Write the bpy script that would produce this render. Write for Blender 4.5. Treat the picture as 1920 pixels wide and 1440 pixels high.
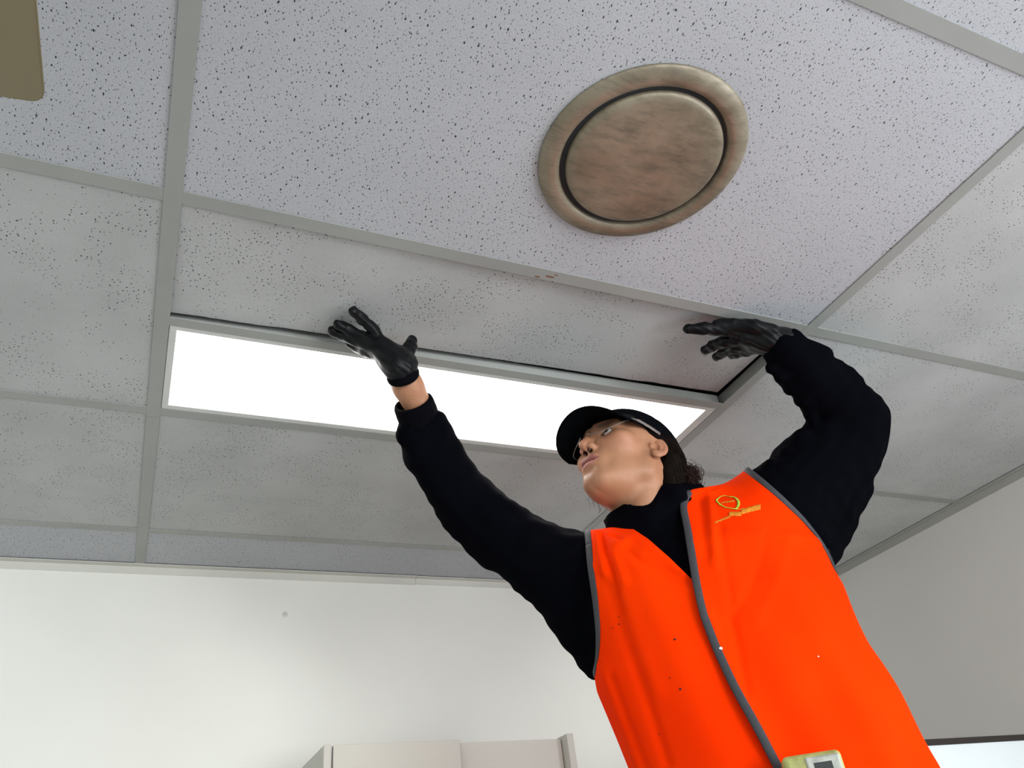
import bpy, bmesh, math, random
import numpy as np
from mathutils import Vector, Matrix
from mathutils.bvhtree import BVHTree

random.seed(7); rng = np.random.default_rng(7)
for o in list(bpy.data.objects): bpy.data.objects.remove(o)
scene = bpy.context.scene
COL = scene.collection

# ------------------------------------------------------------------ camera
FPX = 1454.4063679582514
CAM = np.array([0.060972538765479964, -0.8683660704503703, 1.4882178382440694])
RC = np.array([[0.9152354860838521, -0.1366211151879514, -0.37904970109163205],
               [-0.3875297824356381, -0.556002432466708, -0.7353107933496494],
               [-0.1102935752355596, 0.8198755795704031, -0.5618179075873727]])
cd = bpy.data.cameras.new('camera'); cam = bpy.data.objects.new('camera', cd); COL.objects.link(cam)
cd.sensor_fit = 'HORIZONTAL'; cd.sensor_width = 36.0; cd.lens = FPX / 1920 * 36.0
cd.clip_start = 0.02; cd.clip_end = 100
cam.matrix_world = Matrix([list(RC[i]) + [CAM[i]] for i in range(3)] + [[0, 0, 0, 1]])
scene.camera = cam

# ------------------------------------------------------------------ view, world, daylight
scene.view_settings.view_transform = 'Standard'
scene.view_settings.look = 'None'
scene.view_settings.gamma = 1.0
scene.view_settings.use_curve_mapping = False
scene.view_settings.exposure = 0.0
world = bpy.data.worlds.new('sky'); scene.world = world; world.use_nodes = True
world.node_tree.nodes['Background'].inputs[0].default_value = (0.62, 0.76, 1.0, 1)
world.node_tree.nodes['Background'].inputs[1].default_value = 1.0

CEIL = 2.4
YB, XR, YF, XL = 1.406, 2.335, -3.9, -3.6     # back wall, right wall, window wall, left wall

def area(name, loc, rot, sx, sy, power, col):
    l = bpy.data.lights.new(name, 'AREA'); l.shape = 'RECTANGLE'; l.size = sx; l.size_y = sy
    l.energy = power; l.color = col
    o = bpy.data.objects.new(name, l); COL.objects.link(o); o.location = loc; o.rotation_euler = rot
    return o
# daylight that enters by the windows of the wall behind the camera and of the right-hand wall
area('daylight_window_wall_a', (-1.4, YF + 0.02, 1.45), (math.radians(90), 0, 0), 3.2, 1.3, 42, (0.96, 1.0, 0.975))
area('daylight_window_wall_b', (1.25, YF + 0.02, 1.45), (math.radians(90), 0, 0), 1.5, 1.3, 84, (0.96, 1.0, 0.975))
area('daylight_side_window', (XR - 0.02, -1.95, 1.45), (math.radians(90), 0, math.radians(90)), 1.7, 1.3, 58, (0.88, 0.94, 1.0))

# ------------------------------------------------------------------ pixel <-> world helpers (used to measure, everything is built in world space)
def ray(px, py): return RC @ np.array([(px - 960) / FPX, -(py - 720) / FPX, -1.0])
def U(px, py, d): return CAM + ray(px, py) * d
def Z(px, py, z):
    r = ray(px, py); return CAM + r * (z - CAM[2]) / r[2]
def PJ(P):
    q = (np.asarray(P, float) - CAM) @ RC
    return np.stack([960 + FPX * q[..., 0] / -q[..., 2], 720 - FPX * q[..., 1] / -q[..., 2]], -1)

# ------------------------------------------------------------------ material helpers
MATS = {}
def new_mat(name):
    m = bpy.data.materials.new(name); m.use_nodes = True
    nt = m.node_tree; b = nt.nodes['Principled BSDF']; MATS[name] = m
    return m, nt, b
def N(nt, t, **kw):
    n = nt.nodes.new(t)
    for k, v in kw.items():
        if k.startswith('i_'):
            key = k[2:]
            n.inputs[int(key) if key.isdigit() else key.replace('_', ' ')].default_value = v
        else: setattr(n, k, v)
    return n
def L(nt, a, b): nt.links.new(a, b)
def ramp(nt, fac, stops):
    r = N(nt, 'ShaderNodeValToRGB'); e = r.color_ramp.elements
    while len(e) > 1: e.remove(e[-1])
    e[0].position = stops[0][0]; e[0].color = (*stops[0][1], 1)
    for p, c in stops[1:]:
        x = e.new(p); x.color = (*c, 1)
    L(nt, fac, r.inputs[0]); return r.outputs[0]
def mix(nt, fac, a, b, mode='MIX'):
    m = N(nt, 'ShaderNodeMix', data_type='RGBA', blend_type=mode)
    for s, v in ((m.inputs[0], fac), (m.inputs[6], a), (m.inputs[7], b)):
        if isinstance(v, (int, float)): s.default_value = v
        elif isinstance(v, tuple): s.default_value = (*v, 1)
        else: L(nt, v, s)
    return m.outputs[2]
def math_n(nt, op, a, b=None):
    m = N(nt, 'ShaderNodeMath', operation=op)
    for s, v in ((m.inputs[0], a), (m.inputs[1], b)):
        if v is None: continue
        if isinstance(v, (int, float)): s.default_value = v
        else: L(nt, v, s)
    return m.outputs[0]
def bump(nt, b, h, strength, dist=0.002):
    n = N(nt, 'ShaderNodeBump'); n.inputs['Strength'].default_value = strength; n.inputs['Distance'].default_value = dist
    L(nt, h, n.inputs['Height']); L(nt, n.outputs[0], b.inputs['Normal'])
def noise(nt, vec, scale, detail=3, rough=0.5):
    n = N(nt, 'ShaderNodeTexNoise'); n.inputs['Scale'].default_value = scale
    n.inputs['Detail'].default_value = detail; n.inputs['Roughness'].default_value = rough
    if vec is not None: L(nt, vec, n.inputs['Vector'])
    return n.outputs[0]
def mapping(nt, vec, scale=(1, 1, 1), rot=(0, 0, 0)):
    m = N(nt, 'ShaderNodeMapping'); m.inputs['Scale'].default_value = scale; m.inputs['Rotation'].default_value = rot
    L(nt, vec, m.inputs['Vector']); return m.outputs[0]
def plain(name, col, rough=0.6, metal=0.0, var=0.0, scale=20, spec=0.5, bumpy=0.0, bscale=200):
    m, nt, b = new_mat(name)
    b.inputs['Roughness'].default_value = rough; b.inputs['Metallic'].default_value = metal
    b.inputs['Specular IOR Level'].default_value = spec
    tc = N(nt, 'ShaderNodeTexCoord')
    f = noise(nt, tc.outputs['Object'], scale, 4)
    lo = tuple(c * (1 - var) for c in col); hi = tuple(min(1, c * (1 + var)) for c in col)
    L(nt, ramp(nt, f, [(0.3, lo), (0.7, hi)]), b.inputs['Base Color'])
    if bumpy: bump(nt, b, noise(nt, tc.outputs['Object'], bscale, 3), bumpy)
    return m

def tile_mat(name, base, layers, stain):
    """layers: (scale, anisotropy, rotation, min radius, max radius, share of cells with a hole, clustered)"""
    m, nt, b = new_mat(name); b.inputs['Roughness'].default_value = 0.9; b.inputs['Specular IOR Level'].default_value = 0.15
    g = N(nt, 'ShaderNodeNewGeometry'); pos = g.outputs['Position']
    wob = N(nt, 'ShaderNodeVectorMath', operation='ADD')
    nz = N(nt, 'ShaderNodeTexNoise'); nz.inputs['Scale'].default_value = 60; L(nt, pos, nz.inputs['Vector'])
    sc = N(nt, 'ShaderNodeVectorMath', operation='SCALE'); sc.inputs['Scale'].default_value = 0.006
    L(nt, nz.outputs['Color'], sc.inputs[0]); L(nt, pos, wob.inputs[0]); L(nt, sc.outputs[0], wob.inputs[1])
    tot = None
    for (s, an, rot, r0, r1, share, clus) in layers:
        mp = mapping(nt, wob.outputs[0], (1, an, 1), (0, 0, rot))
        v = N(nt, 'ShaderNodeTexVoronoi', voronoi_dimensions='2D'); v.inputs['Scale'].default_value = s
        L(nt, mp, v.inputs['Vector'])
        sep = N(nt, 'ShaderNodeSeparateColor'); L(nt, v.outputs['Color'], sep.inputs[0])
        rad = N(nt, 'ShaderNodeMapRange'); rad.inputs[3].default_value = r0; rad.inputs[4].default_value = r1
        L(nt, math_n(nt, 'POWER', sep.outputs[0], 2.0), rad.inputs[0])
        d = math_n(nt, 'SUBTRACT', rad.outputs[0], v.outputs['Distance'])
        d = math_n(nt, 'MULTIPLY', d, 18.0)
        cl = N(nt, 'ShaderNodeClamp'); L(nt, d, cl.inputs[0])
        keep = math_n(nt, 'LESS_THAN', sep.outputs[1], share)
        if clus:
            cn = noise(nt, pos, 16, 2); keep = math_n(nt, 'MULTIPLY', keep, math_n(nt, 'GREATER_THAN', cn, 0.5))
        one = math_n(nt, 'MULTIPLY', cl.outputs[0], keep)
        tot = one if tot is None else math_n(nt, 'MAXIMUM', tot, one)
    f = noise(nt, pos, 5, 5)
    f2 = noise(nt, pos, 420, 2)
    c0 = ramp(nt, f, [(0.3, tuple(c * (1 - stain) for c in base)), (0.7, base)])
    c0 = mix(nt, 0.16, c0, f2, 'OVERLAY')
    col = mix(nt, tot, c0, (0.03, 0.03, 0.035))
    L(nt, col, b.inputs['Base Color'])
    h = math_n(nt, 'SUBTRACT', math_n(nt, 'MULTIPLY', f2, 0.35), tot)
    bump(nt, b, h, 0.5, 0.002)
    return m
M_FISS = tile_mat('fissured_tile', (0.50, 0.508, 0.535), [(125, 0.5, 0.6, 0.05, 0.15, 0.92, False), (225, 0.55, 0.5, 0.07, 0.17, 0.8, False)], 0.05)
M_PIN = tile_mat('pinhole_tile', (0.525, 0.53, 0.525), [(122, 0.85, 0.3, 0.10, 0.17, 0.8, True), (115, 0.9, 1.1, 0.07, 0.12, 0.14, False)], 0.15)
M_GRID = plain('grey_white_enamel', (0.33, 0.335, 0.317), 0.45, var=0.06, scale=6)
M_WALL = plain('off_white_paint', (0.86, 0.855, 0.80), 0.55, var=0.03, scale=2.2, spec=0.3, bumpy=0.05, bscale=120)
M_WALLR = plain('off_white_paint_in_shade', (0.63, 0.615, 0.585), 0.6, var=0.03, scale=2.0, spec=0.3, bumpy=0.05, bscale=120)  # wall paint darkened, the weaker light on this wall put into its colour
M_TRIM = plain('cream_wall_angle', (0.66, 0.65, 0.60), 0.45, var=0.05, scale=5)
M_FLOOR = plain('grey_carpet', (0.36, 0.36, 0.35), 0.95, var=0.25, scale=60, bumpy=0.4, bscale=300)
M_DARK = plain('dark_void', (0.03, 0.03, 0.032), 0.9)  # near black, the darkness of enclosed spaces put into the colour
M_STEEL = plain('beige_steel', (0.52, 0.50, 0.45), 0.5, var=0.03, scale=3)
M_BLACKF = plain('dark_brown_frame', (0.02, 0.014, 0.012), 0.5)
M_BOARD = plain('white_board_enamel', (0.82, 0.88, 0.90), 0.25, var=0.02, scale=3)
M_ALU = plain('aluminium', (0.6, 0.6, 0.6), 0.35, metal=1.0)

# ------------------------------------------------------------------ mesh helpers
def mesh_np(name, v, f):
    v = np.asarray(v, np.float32); f = np.asarray(f, np.int32); k = f.shape[1]
    me = bpy.data.meshes.new(name)
    me.vertices.add(len(v)); me.vertices.foreach_set('co', v.ravel())
    me.loops.add(f.size); me.loops.foreach_set('vertex_index', f.ravel())
    me.polygons.add(len(f)); me.polygons.foreach_set('loop_start', np.arange(0, f.size, k, dtype=np.int32))
    me.update(calc_edges=True); me.validate()
    return me
def put(name, me, mat, parent=None, smooth=False, **props):
    o = bpy.data.objects.new(name, me); COL.objects.link(o)
    if mat is not None and hasattr(me, 'materials') and len(me.materials) == 0: me.materials.append(mat)
    if smooth: me.polygons.foreach_set('use_smooth', np.ones(len(me.polygons), bool))
    if parent is not None:
        o.parent = parent
        o.matrix_parent_inverse = Matrix.Translation(parent.location).inverted()
    for k, v in props.items(): o[k] = v
    return o
def empty(name, loc, **props):
    o = bpy.data.objects.new(name, None); COL.objects.link(o); o.location = [float(c) for c in loc]; o.empty_display_size = 0.05
    for k, v in props.items(): o[k] = v
    return o
def boxes_mesh(name, boxes, bevel=0.0, seg=1):
    bm = bmesh.new()
    for (x0, x1, y0, y1, z0, z1) in boxes:
        vs = [bm.verts.new(p) for p in ((x0, y0, z0), (x1, y0, z0), (x1, y1, z0), (x0, y1, z0), (x0, y0, z1), (x1, y0, z1), (x1, y1, z1), (x0, y1, z1))]
        for q in ((3, 2, 1, 0), (4, 5, 6, 7), (0, 1, 5, 4), (1, 2, 6, 5), (2, 3, 7, 6), (3, 0, 4, 7)):
            bm.faces.new([vs[i] for i in q])
    if bevel > 0:
        bmesh.ops.bevel(bm, geom=bm.edges[:], offset=bevel, segments=seg, affect='EDGES', profile=0.5)
    me = bpy.data.meshes.new(name); bm.to_mesh(me); bm.free(); return me
def box(name, x0, x1, y0, y1, z0, z1, mat, parent=None, bevel=0.0, seg=1, **props):
    return put(name, boxes_mesh(name, [(x0, x1, y0, y1, z0, z1)], bevel, seg), mat, parent, **props)
def sweep(pts, radii, seg=10, flat=None, closed=False, cap=True):
    """tube along points; flat=(normals, half width, half thickness) makes a flat band whose thin axis follows the normals"""
    P = np.asarray(pts, float); n = len(P)
    T = np.gradient(P, axis=0)
    if closed: T = np.roll(P, -1, 0) - np.roll(P, 1, 0)
    T /= np.linalg.norm(T, axis=1)[:, None] + 1e-9
    if flat is not None:
        NN = np.asarray(flat[0], float); B = np.cross(T, NN); B /= np.linalg.norm(B, axis=1)[:, None] + 1e-9; A = np.cross(B, T)
        ra, rb = np.full(n, flat[2]), np.full(n, flat[1])
    else:
        A = np.zeros_like(P); a = np.cross(T[0], [0.3, 0.5, 0.8]); a /= np.linalg.norm(a)
        for i in range(n):
            a = a - T[i] * (a @ T[i]); a /= np.linalg.norm(a); A[i] = a
        B = np.cross(T, A); ra = rb = np.broadcast_to(np.asarray(radii, float), (n,))
    th = np.linspace(0, 2 * np.pi, seg, endpoint=False)
    V = P[:, None] + A[:, None] * (np.cos(th)[None, :, None] * ra[:, None, None]) + B[:, None] * (np.sin(th)[None, :, None] * rb[:, None, None])
    V = V.reshape(-1, 3); F = []
    for i in range(n if closed else n - 1):
        j = (i + 1) % n
        for k in range(seg):
            F.append((i * seg + k, i * seg + (k + 1) % seg, j * seg + (k + 1) % seg, j * seg + k))
    V = list(map(tuple, V)); 
    if cap and not closed:
        V.append(tuple(P[0])); V.append(tuple(P[-1])); c0, c1 = len(V) - 2, len(V) - 1
        for k in range(seg):
            F.append((c0, (k + 1) % seg, k, k)); F.append((c1, (n - 1) * seg + k, (n - 1) * seg + (k + 1) % seg, (n - 1) * seg + (k + 1) % seg))
    return V, F
def tube_mesh(name, parts):
    bm = bmesh.new()
    for V, F in parts:
        vs = [bm.verts.new(p) for p in V]
        for f in F:
            f = list(dict.fromkeys(f))
            try: bm.faces.new([vs[i] for i in f])
            except ValueError: pass
    bmesh.ops.recalc_face_normals(bm, faces=bm.faces[:])
    me = bpy.data.meshes.new(name); bm.to_mesh(me); bm.free(); return me
def lathe(name, prof, cx, cy, seg=96):
    n = len(prof); V = []; F = []
    for k in range(seg):
        a = 2 * math.pi * k / seg
        for r, z in prof: V.append((cx + r * math.cos(a), cy + r * math.sin(a), z))
    for k in range(seg):
        j = (k + 1) % seg
        for i in range(n - 1): F.append((k * n + i, j * n + i, j * n + i + 1, k * n + i + 1))
    bm = bmesh.new(); vs = [bm.verts.new(p) for p in V]
    for f in F:
        try: bm.faces.new([vs[i] for i in f])
        except ValueError: pass
    bmesh.ops.remove_doubles(bm, verts=bm.verts[:], dist=1e-6)
    bmesh.ops.recalc_face_normals(bm, faces=bm.faces[:])
    me = bpy.data.meshes.new(name); bm.to_mesh(me); bm.free(); return me

# ------------------------------------------------------------------ room shell
S = dict(kind='structure')
box('floor', XL, XR, YF, YB, -0.1, 0.0, M_FLOOR, label='grey carpet floor of the room', **S)
box('wall_back', XL - 0.1, XR + 0.1, YB, YB + 0.1, 0, 2.75, M_WALL, label='off-white painted back wall', **S)
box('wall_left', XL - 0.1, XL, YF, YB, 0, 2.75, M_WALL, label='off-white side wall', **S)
def holed_wall(name, axis, const, th, a0, a1, z0, z1, holes, mat, label):
    bs = []; cur = a0
    for (h0, h1, hz0, hz1) in sorted(holes):
        bs.append((cur, h0, z0, z1)); bs.append((h0, h1, z0, hz0)); bs.append((h0, h1, hz1, z1)); cur = h1
    bs.append((cur, a1, z0, z1))
    if axis == 'x': bb = [(a, b, const, const + th, c, d) for a, b, c, d in bs]
    else: bb = [(const, const + th, a, b, c, d) for a, b, c, d in bs]
    return put(name, boxes_mesh(name, bb), mat, label=label, **S)
holed_wall('wall_front', 'x', YF - 0.1, 0.1, XL - 0.1, XR + 0.1, 0, 2.75, [(-3.0, 0.2, 0.8, 2.1), (0.5, 2.0, 0.8, 2.1)], M_WALL, 'window wall behind the viewer')
holed_wall('wall_right', 'y', XR, 0.1, YF, YB, 0, 2.75, [(-2.8, -1.1, 0.8, 2.1)], M_WALLR, 'off-white right-hand wall, its weaker light put into a darker colour')
def win(name, axis, const, a0, a1, label):
    z0, z1 = 0.8, 2.1; w = 0.05; mid = (a0 + a1) / 2
    rs = [(a0, a0 + w, z0, z1), (a1 - w, a1, z0, z1), (a0 + w, a1 - w, z0, z0 + w), (a0 + w, a1 - w, z1 - w, z1), (mid - w / 2, mid + w / 2, z0 + w, z1 - w)]
    bb = [(a, b, const, const + 0.04, c, d) if axis == 'x' else (const, const + 0.04, a, b, c, d) for a, b, c, d in rs]
    put(name, boxes_mesh(name, bb), M_ALU, label=label, **S)
win('window_1', 'x', YF - 0.09, -3.0, 0.2, 'aluminium window frame in the wall behind the viewer')
win('window_2', 'x', YF - 0.09, 0.5, 2.0, 'narrow aluminium window frame in the wall behind the viewer')
win('window_3', 'y', XR + 0.05, -2.8, -1.1, 'aluminium window frame in the right-hand wall')

# ------------------------------------------------------------------ suspended ceiling
ceiling = box('ceiling', XL - 0.1, XR + 0.1, YF - 0.1, YB + 0.1, 2.75, 2.85, M_DARK, label='suspended ceiling of speckled tiles in a grey metal grid', **S)
W = 0.0249
ylines = [-0.591 * k for k in range(6, 0, -1)] + [0.0, 0.589, 1.166]
xlines = [-2.4, -1.2, 0.0, 1.2]
YLIGHT = 0.293
# T-bars: flange and upright web in one mesh each
def tbar(name, axis, c, a0, a1, w=W):
    if axis == 'y': bb = [(c - w / 2, c + w / 2, a0, a1, CEIL, CEIL + 0.0015), (c - 0.001, c + 0.001, a0, a1, CEIL + 0.001, CEIL + 0.035)]
    else: bb = [(a0, a1, c - w / 2, c + w / 2, CEIL + 0.0004, CEIL + 0.0018), (a0, a1, c - 0.001, c + 0.001, CEIL + 0.001, CEIL + 0.03)]
    return put(name, boxes_mesh(name, bb), M_GRID, ceiling)
for x in xlines:
    cuts = [YF, -1.8, 0.612, YB] if x == 0.0 else [YF, -1.2, YB]
    for a, b in zip(cuts[:-1], cuts[1:]): tbar('main_runner', 'y', x, a + 0.0006, b - 0.0006)
xs_cells = [XL] + xlines + [XR]; ys_cells = [YF] + ylines + [YB]
for y in ylines:
    for a, b in zip(xs_cells[:-1], xs_cells[1:]): tbar('cross_tee', 'x', y, a + (W / 2 if a != XL else 0), b - (W / 2 if b != XR else 0))
tbar('cross_tee', 'x', YLIGHT, W / 2, 1.2 - W / 2, 0.0225)
for a, b in zip(xs_cells[:-1], xs_cells[1:]):
    for c, d in zip(ys_cells[:-1], ys_cells[1:]):
        if a == 0.0 and c == 0.0: continue       # cell of the panel light and the loose tile
        right = a >= 1.2
        fiss = (c < 0 and not right) or (c < -0.6) or (c > 1.1)
        t = box('tile', a + 0.005, b - 0.005, c + 0.005, d - 0.005, CEIL + 0.0022, CEIL + 0.0172, M_FISS if fiss else M_PIN, ceiling, bevel=0.0012)
        if fiss: t['label'] = 'fissured speckled tile'

# wall angles
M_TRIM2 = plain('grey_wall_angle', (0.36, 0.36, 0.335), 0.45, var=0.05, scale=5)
def wall_angle(name, pts, label, mat=None):
    put(name, boxes_mesh(name, pts), mat or M_TRIM, label=label, **S)
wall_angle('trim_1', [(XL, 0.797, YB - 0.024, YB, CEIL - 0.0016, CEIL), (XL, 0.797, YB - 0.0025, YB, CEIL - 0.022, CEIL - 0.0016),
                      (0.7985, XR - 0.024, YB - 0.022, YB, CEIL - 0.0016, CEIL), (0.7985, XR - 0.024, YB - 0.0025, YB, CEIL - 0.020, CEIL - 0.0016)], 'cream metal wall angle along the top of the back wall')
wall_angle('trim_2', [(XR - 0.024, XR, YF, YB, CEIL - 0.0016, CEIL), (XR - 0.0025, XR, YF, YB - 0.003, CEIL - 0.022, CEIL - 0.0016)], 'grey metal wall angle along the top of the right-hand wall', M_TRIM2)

# loose tile, tipped up out of its bay
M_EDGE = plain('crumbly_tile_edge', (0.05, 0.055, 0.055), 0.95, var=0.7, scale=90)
def loose_tile():
    x0, x1, y0, y1, th = 0.008, 1.179, 0.008, 0.281, 0.015
    def zz(x, y): return CEIL + 0.0024 + (y - y0) / (y1 - y0) * 0.006 + (x - x0) / (x1 - x0) * 0.020
    nx = 120; V = []; F = []; mats = []
    xs = np.linspace(x0, x1, nx)
    jag = np.cumsum(rng.normal(0, 0.0006, nx)); jag -= np.linspace(jag[0], jag[-1], nx); jag = np.clip(jag, -0.0025, 0.0025)
    for i, x in enumerate(xs):
        yf = y1 + jag[i]
        for (y, dz) in ((y0, 0), (yf - 0.004, 0), (yf, 0.0012), (yf + rng.normal(0, 0.0007), 0.007), (yf, th), (y0, th)):
            V.append((x, y, zz(x, y) + dz))
    for i in range(nx - 1):
        for k in range(6):
            F.append((i * 6 + k, i * 6 + (k + 1) % 6, (i + 1) * 6 + (k + 1) % 6, (i + 1) * 6 + k)); mats.append(0 if k in (0, 4) else 1)
    F.append(tuple(range(5, -1, -1))); F.append(tuple(range((nx - 1) * 6, nx * 6))); mats += [1, 1]
    me = bpy.data.meshes.new('loose_ceiling_tile'); me.from_pydata(V, [], F); me.materials.append(M_PIN); me.materials.append(M_EDGE)
    for p, mm in zip(me.polygons, mats): p.material_index = mm
    bm = bmesh.new(); bm.from_mesh(me); bmesh.ops.recalc_face_normals(bm, faces=bm.faces[:]); bm.to_mesh(me); bm.free()
    put('ceiling_tile', me, None, label='narrow pinholed ceiling tile tipped up by the gloved hands beside the lit panel', category='ceiling tile')
    return zz
tile_z = loose_tile()

# ------------------------------------------------------------------ panel light
M_EMIT, nt, b = new_mat('lit_diffuser')
b.inputs['Base Color'].default_value = (1, 1, 1, 1); b.inputs['Emission Color'].default_value = (1.0, 0.985, 0.96, 1); b.inputs['Emission Strength'].default_value = 6.5
M_FRAME = plain('white_panel_frame', (0.66, 0.66, 0.64), 0.4, var=0.03)
pl = empty('panel_light', (0.6, 0.44, CEIL), label='long lit white LED panel light in the ceiling grid', category='light')
fx0, fx1, fy0, fy1 = 0.013, 1.187, 0.3035, 0.5765
gx0, gx1, gy0, gy1 = 0.026, 1.164, 0.317, 0.5615
put('frame', boxes_mesh('frame', [(fx0, fx1, fy0, gy0, CEIL + 0.001, CEIL + 0.012), (fx0, fx1, gy1, fy1, CEIL + 0.001, CEIL + 0.012),
                                 (fx0, gx0, gy0, gy1, CEIL + 0.001, CEIL + 0.012), (gx1, fx1, gy0, gy1, CEIL + 0.001, CEIL + 0.012)], 0.0008), M_FRAME, pl)
def round_rect(x0, x1, y0, y1, r, n=5):
    out = []
    for cx, cy, a0 in ((x1 - r, y1 - r, 0), (x0 + r, y1 - r, 90), (x0 + r, y0 + r, 180), (x1 - r, y0 + r, 270)):
        for i in range(n + 1):
            a = math.radians(a0 + 90 * i / n); out.append((cx + r * math.cos(a), cy + r * math.sin(a)))
    return out
def prism(name, loop, z0, z1):
    n = len(loop); V = [(x, y, z0) for x, y in loop] + [(x, y, z1) for x, y in loop]
    F = [tuple(range(n - 1, -1, -1)), tuple(range(n, 2 * n))] + [(i, (i + 1) % n, n + (i + 1) % n, n + i) for i in range(n)]
    me = bpy.data.meshes.new(name); me.from_pydata(V, [], F); return me
put('diffuser', prism('diffuser', round_rect(gx0 - 0.0005, gx1 + 0.0005, gy0 - 0.0005, gy1 + 0.0005, 0.006), CEIL + 0.0025, CEIL + 0.009), M_EMIT, pl)
box('housing', fx0 + 0.01, fx1 - 0.01, fy0 + 0.005, fy1 - 0.005, CEIL + 0.012, CEIL + 0.03, M_FRAME, pl)

# ------------------------------------------------------------------ round air diffuser
def brass():
    m, nt, b = new_mat('tarnished_beige_metal'); tc = N(nt, 'ShaderNodeTexCoord'); o = tc.outputs['Object']
    f = noise(nt, o, 9, 6, 0.6); f2 = noise(nt, mapping(nt, o, (4, 14, 4), (0, 0, 0.7)), 6, 5, 0.7)
    c = ramp(nt, f, [(0.3, (0.155, 0.122, 0.084)), (0.5, (0.24, 0.198, 0.138)), (0.72, (0.33, 0.285, 0.21))])
    d = ramp(nt, f2, [(0.28, (0.5, 0.5, 0.5)), (0.55, (1, 1, 1))])
    L(nt, mix(nt, 0.75, c, d, 'MULTIPLY'), b.inputs['Base Color'])
    L(nt, ramp(nt, f2, [(0.3, (0.6, 0.6, 0.6)), (0.7, (0.35, 0.35, 0.35))]), b.inputs['Roughness']); b.inputs['Metallic'].default_value = 0.25
    bump(nt, b, f2, 0.06, 0.002)
    return m
M_BRASS = brass()
DX, DY = 0.6375, -0.2735; RO = 0.159
dif = empty('air_diffuser', (DX, DY, CEIL), label='round tarnished brass-coloured air diffuser with a central disc in the ceiling', category='air vent')
prof = [(0.127, CEIL + 0.002), (0.1265, CEIL - 0.001), (0.129, CEIL - 0.006), (0.136, CEIL - 0.0085), (0.146, CEIL - 0.008), (0.155, CEIL - 0.0045), (0.1585, CEIL - 0.001), (RO, CEIL + 0.0012), (RO - 0.002, CEIL + 0.002), (0.127, CEIL + 0.002)]
put('ring', lathe('ring', prof, DX, DY), M_BRASS, dif, smooth=True)
zc = CEIL - 0.010
prof = [(0.0, zc - 0.0045), (0.04, zc - 0.0042), (0.08, zc - 0.0032), (0.108, zc - 0.0016), (0.115, zc - 0.0002), (0.1185, zc + 0.003), (0.1195, zc + 0.008), (0.118, zc + 0.012), (0.06, zc + 0.014), (0.0, zc + 0.014)]
put('disc', lathe('disc', prof, DX + 0.001, DY - 0.001), M_BRASS, dif, smooth=True)
put('throat', lathe('throat', [(0.0, CEIL + 0.0019), (0.127, CEIL + 0.0017), (0.127, CEIL - 0.0003), (0.0, CEIL - 0.0001)], DX, DY), M_DARK, dif)  # flat dark disc closing the opening, the shade inside given by its colour
put('stem', lathe('stem', [(0.0, zc + 0.013), (0.008, zc + 0.013), (0.008, CEIL + 0.0015), (0.0, CEIL + 0.0015)], DX, DY, 16), M_DARK, dif)

# ------------------------------------------------------------------ ceiling fan (one blade reaches into the picture)
M_FAN = plain('tan_fan_blade', (0.19, 0.158, 0.09), 0.5, var=0.05, scale=4)
M_FANH = plain('cream_fan_metal', (0.55, 0.5, 0.38), 0.4)
FZ = CEIL - 0.25; FXC, FYC = -0.176, -0.985
fan = empty('ceiling_fan', (FXC, FYC, CEIL), label='tan ceiling fan with a round-cornered blade at the top left', category='fan')
loop = round_rect(0.13, 0.672, -0.066, 0.066, 0.013, 5)
for k in range(4):
    me = prism('blade', loop, -0.004, 0.004)
    bm = bmesh.new(); bm.from_mesh(me); bmesh.ops.bevel(bm, geom=[e for e in bm.edges if abs(e.verts[0].co.z - e.verts[1].co.z) < 1e-6], offset=0.0018, segments=2, affect='EDGES')
    bmesh.ops.rotate(bm, verts=bm.verts[:], cent=(0, 0, 0), matrix=Matrix.Rotation(math.radians(-7), 3, 'X'))
    bmesh.ops.rotate(bm, verts=bm.verts[:], cent=(0, 0, 0), matrix=Matrix.Rotation(math.radians(90 * k + 89), 3, 'Z'))
    bmesh.ops.translate(bm, verts=bm.verts[:], vec=(FXC, FYC, FZ)); bm.to_mesh(me); bm.free()
    put('blade', me, M_FAN, fan)
    a = math.radians(90 * k + 89)
    put('blade_iron', tube_mesh('blade_iron', [sweep([(FXC + math.cos(a) * r, FYC + math.sin(a) * r, FZ + 0.006 + dz) for r, dz in ((0.06, 0.02), (0.1, 0.01), (0.14, 0.004), (0.2, 0.002))], [0.012, 0.012, 0.014, 0.016], 8)]), M_FANH, fan, smooth=True)
put('motor', lathe('motor', [(0, FZ - 0.03), (0.05, FZ - 0.028), (0.085, FZ - 0.01), (0.09, FZ + 0.03), (0.07, FZ + 0.06), (0.02, FZ + 0.07), (0, FZ + 0.07)], FXC, FYC, 40), M_FANH, fan, smooth=True)
put('down_rod', lathe('down_rod', [(0.0, FZ + 0.06), (0.012, FZ + 0.06), (0.012, CEIL - 0.03), (0.06, CEIL - 0.028), (0.065, CEIL - 0.001), (0.0, CEIL - 0.001)], FXC, FYC, 32), M_FANH, fan, smooth=True)

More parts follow.
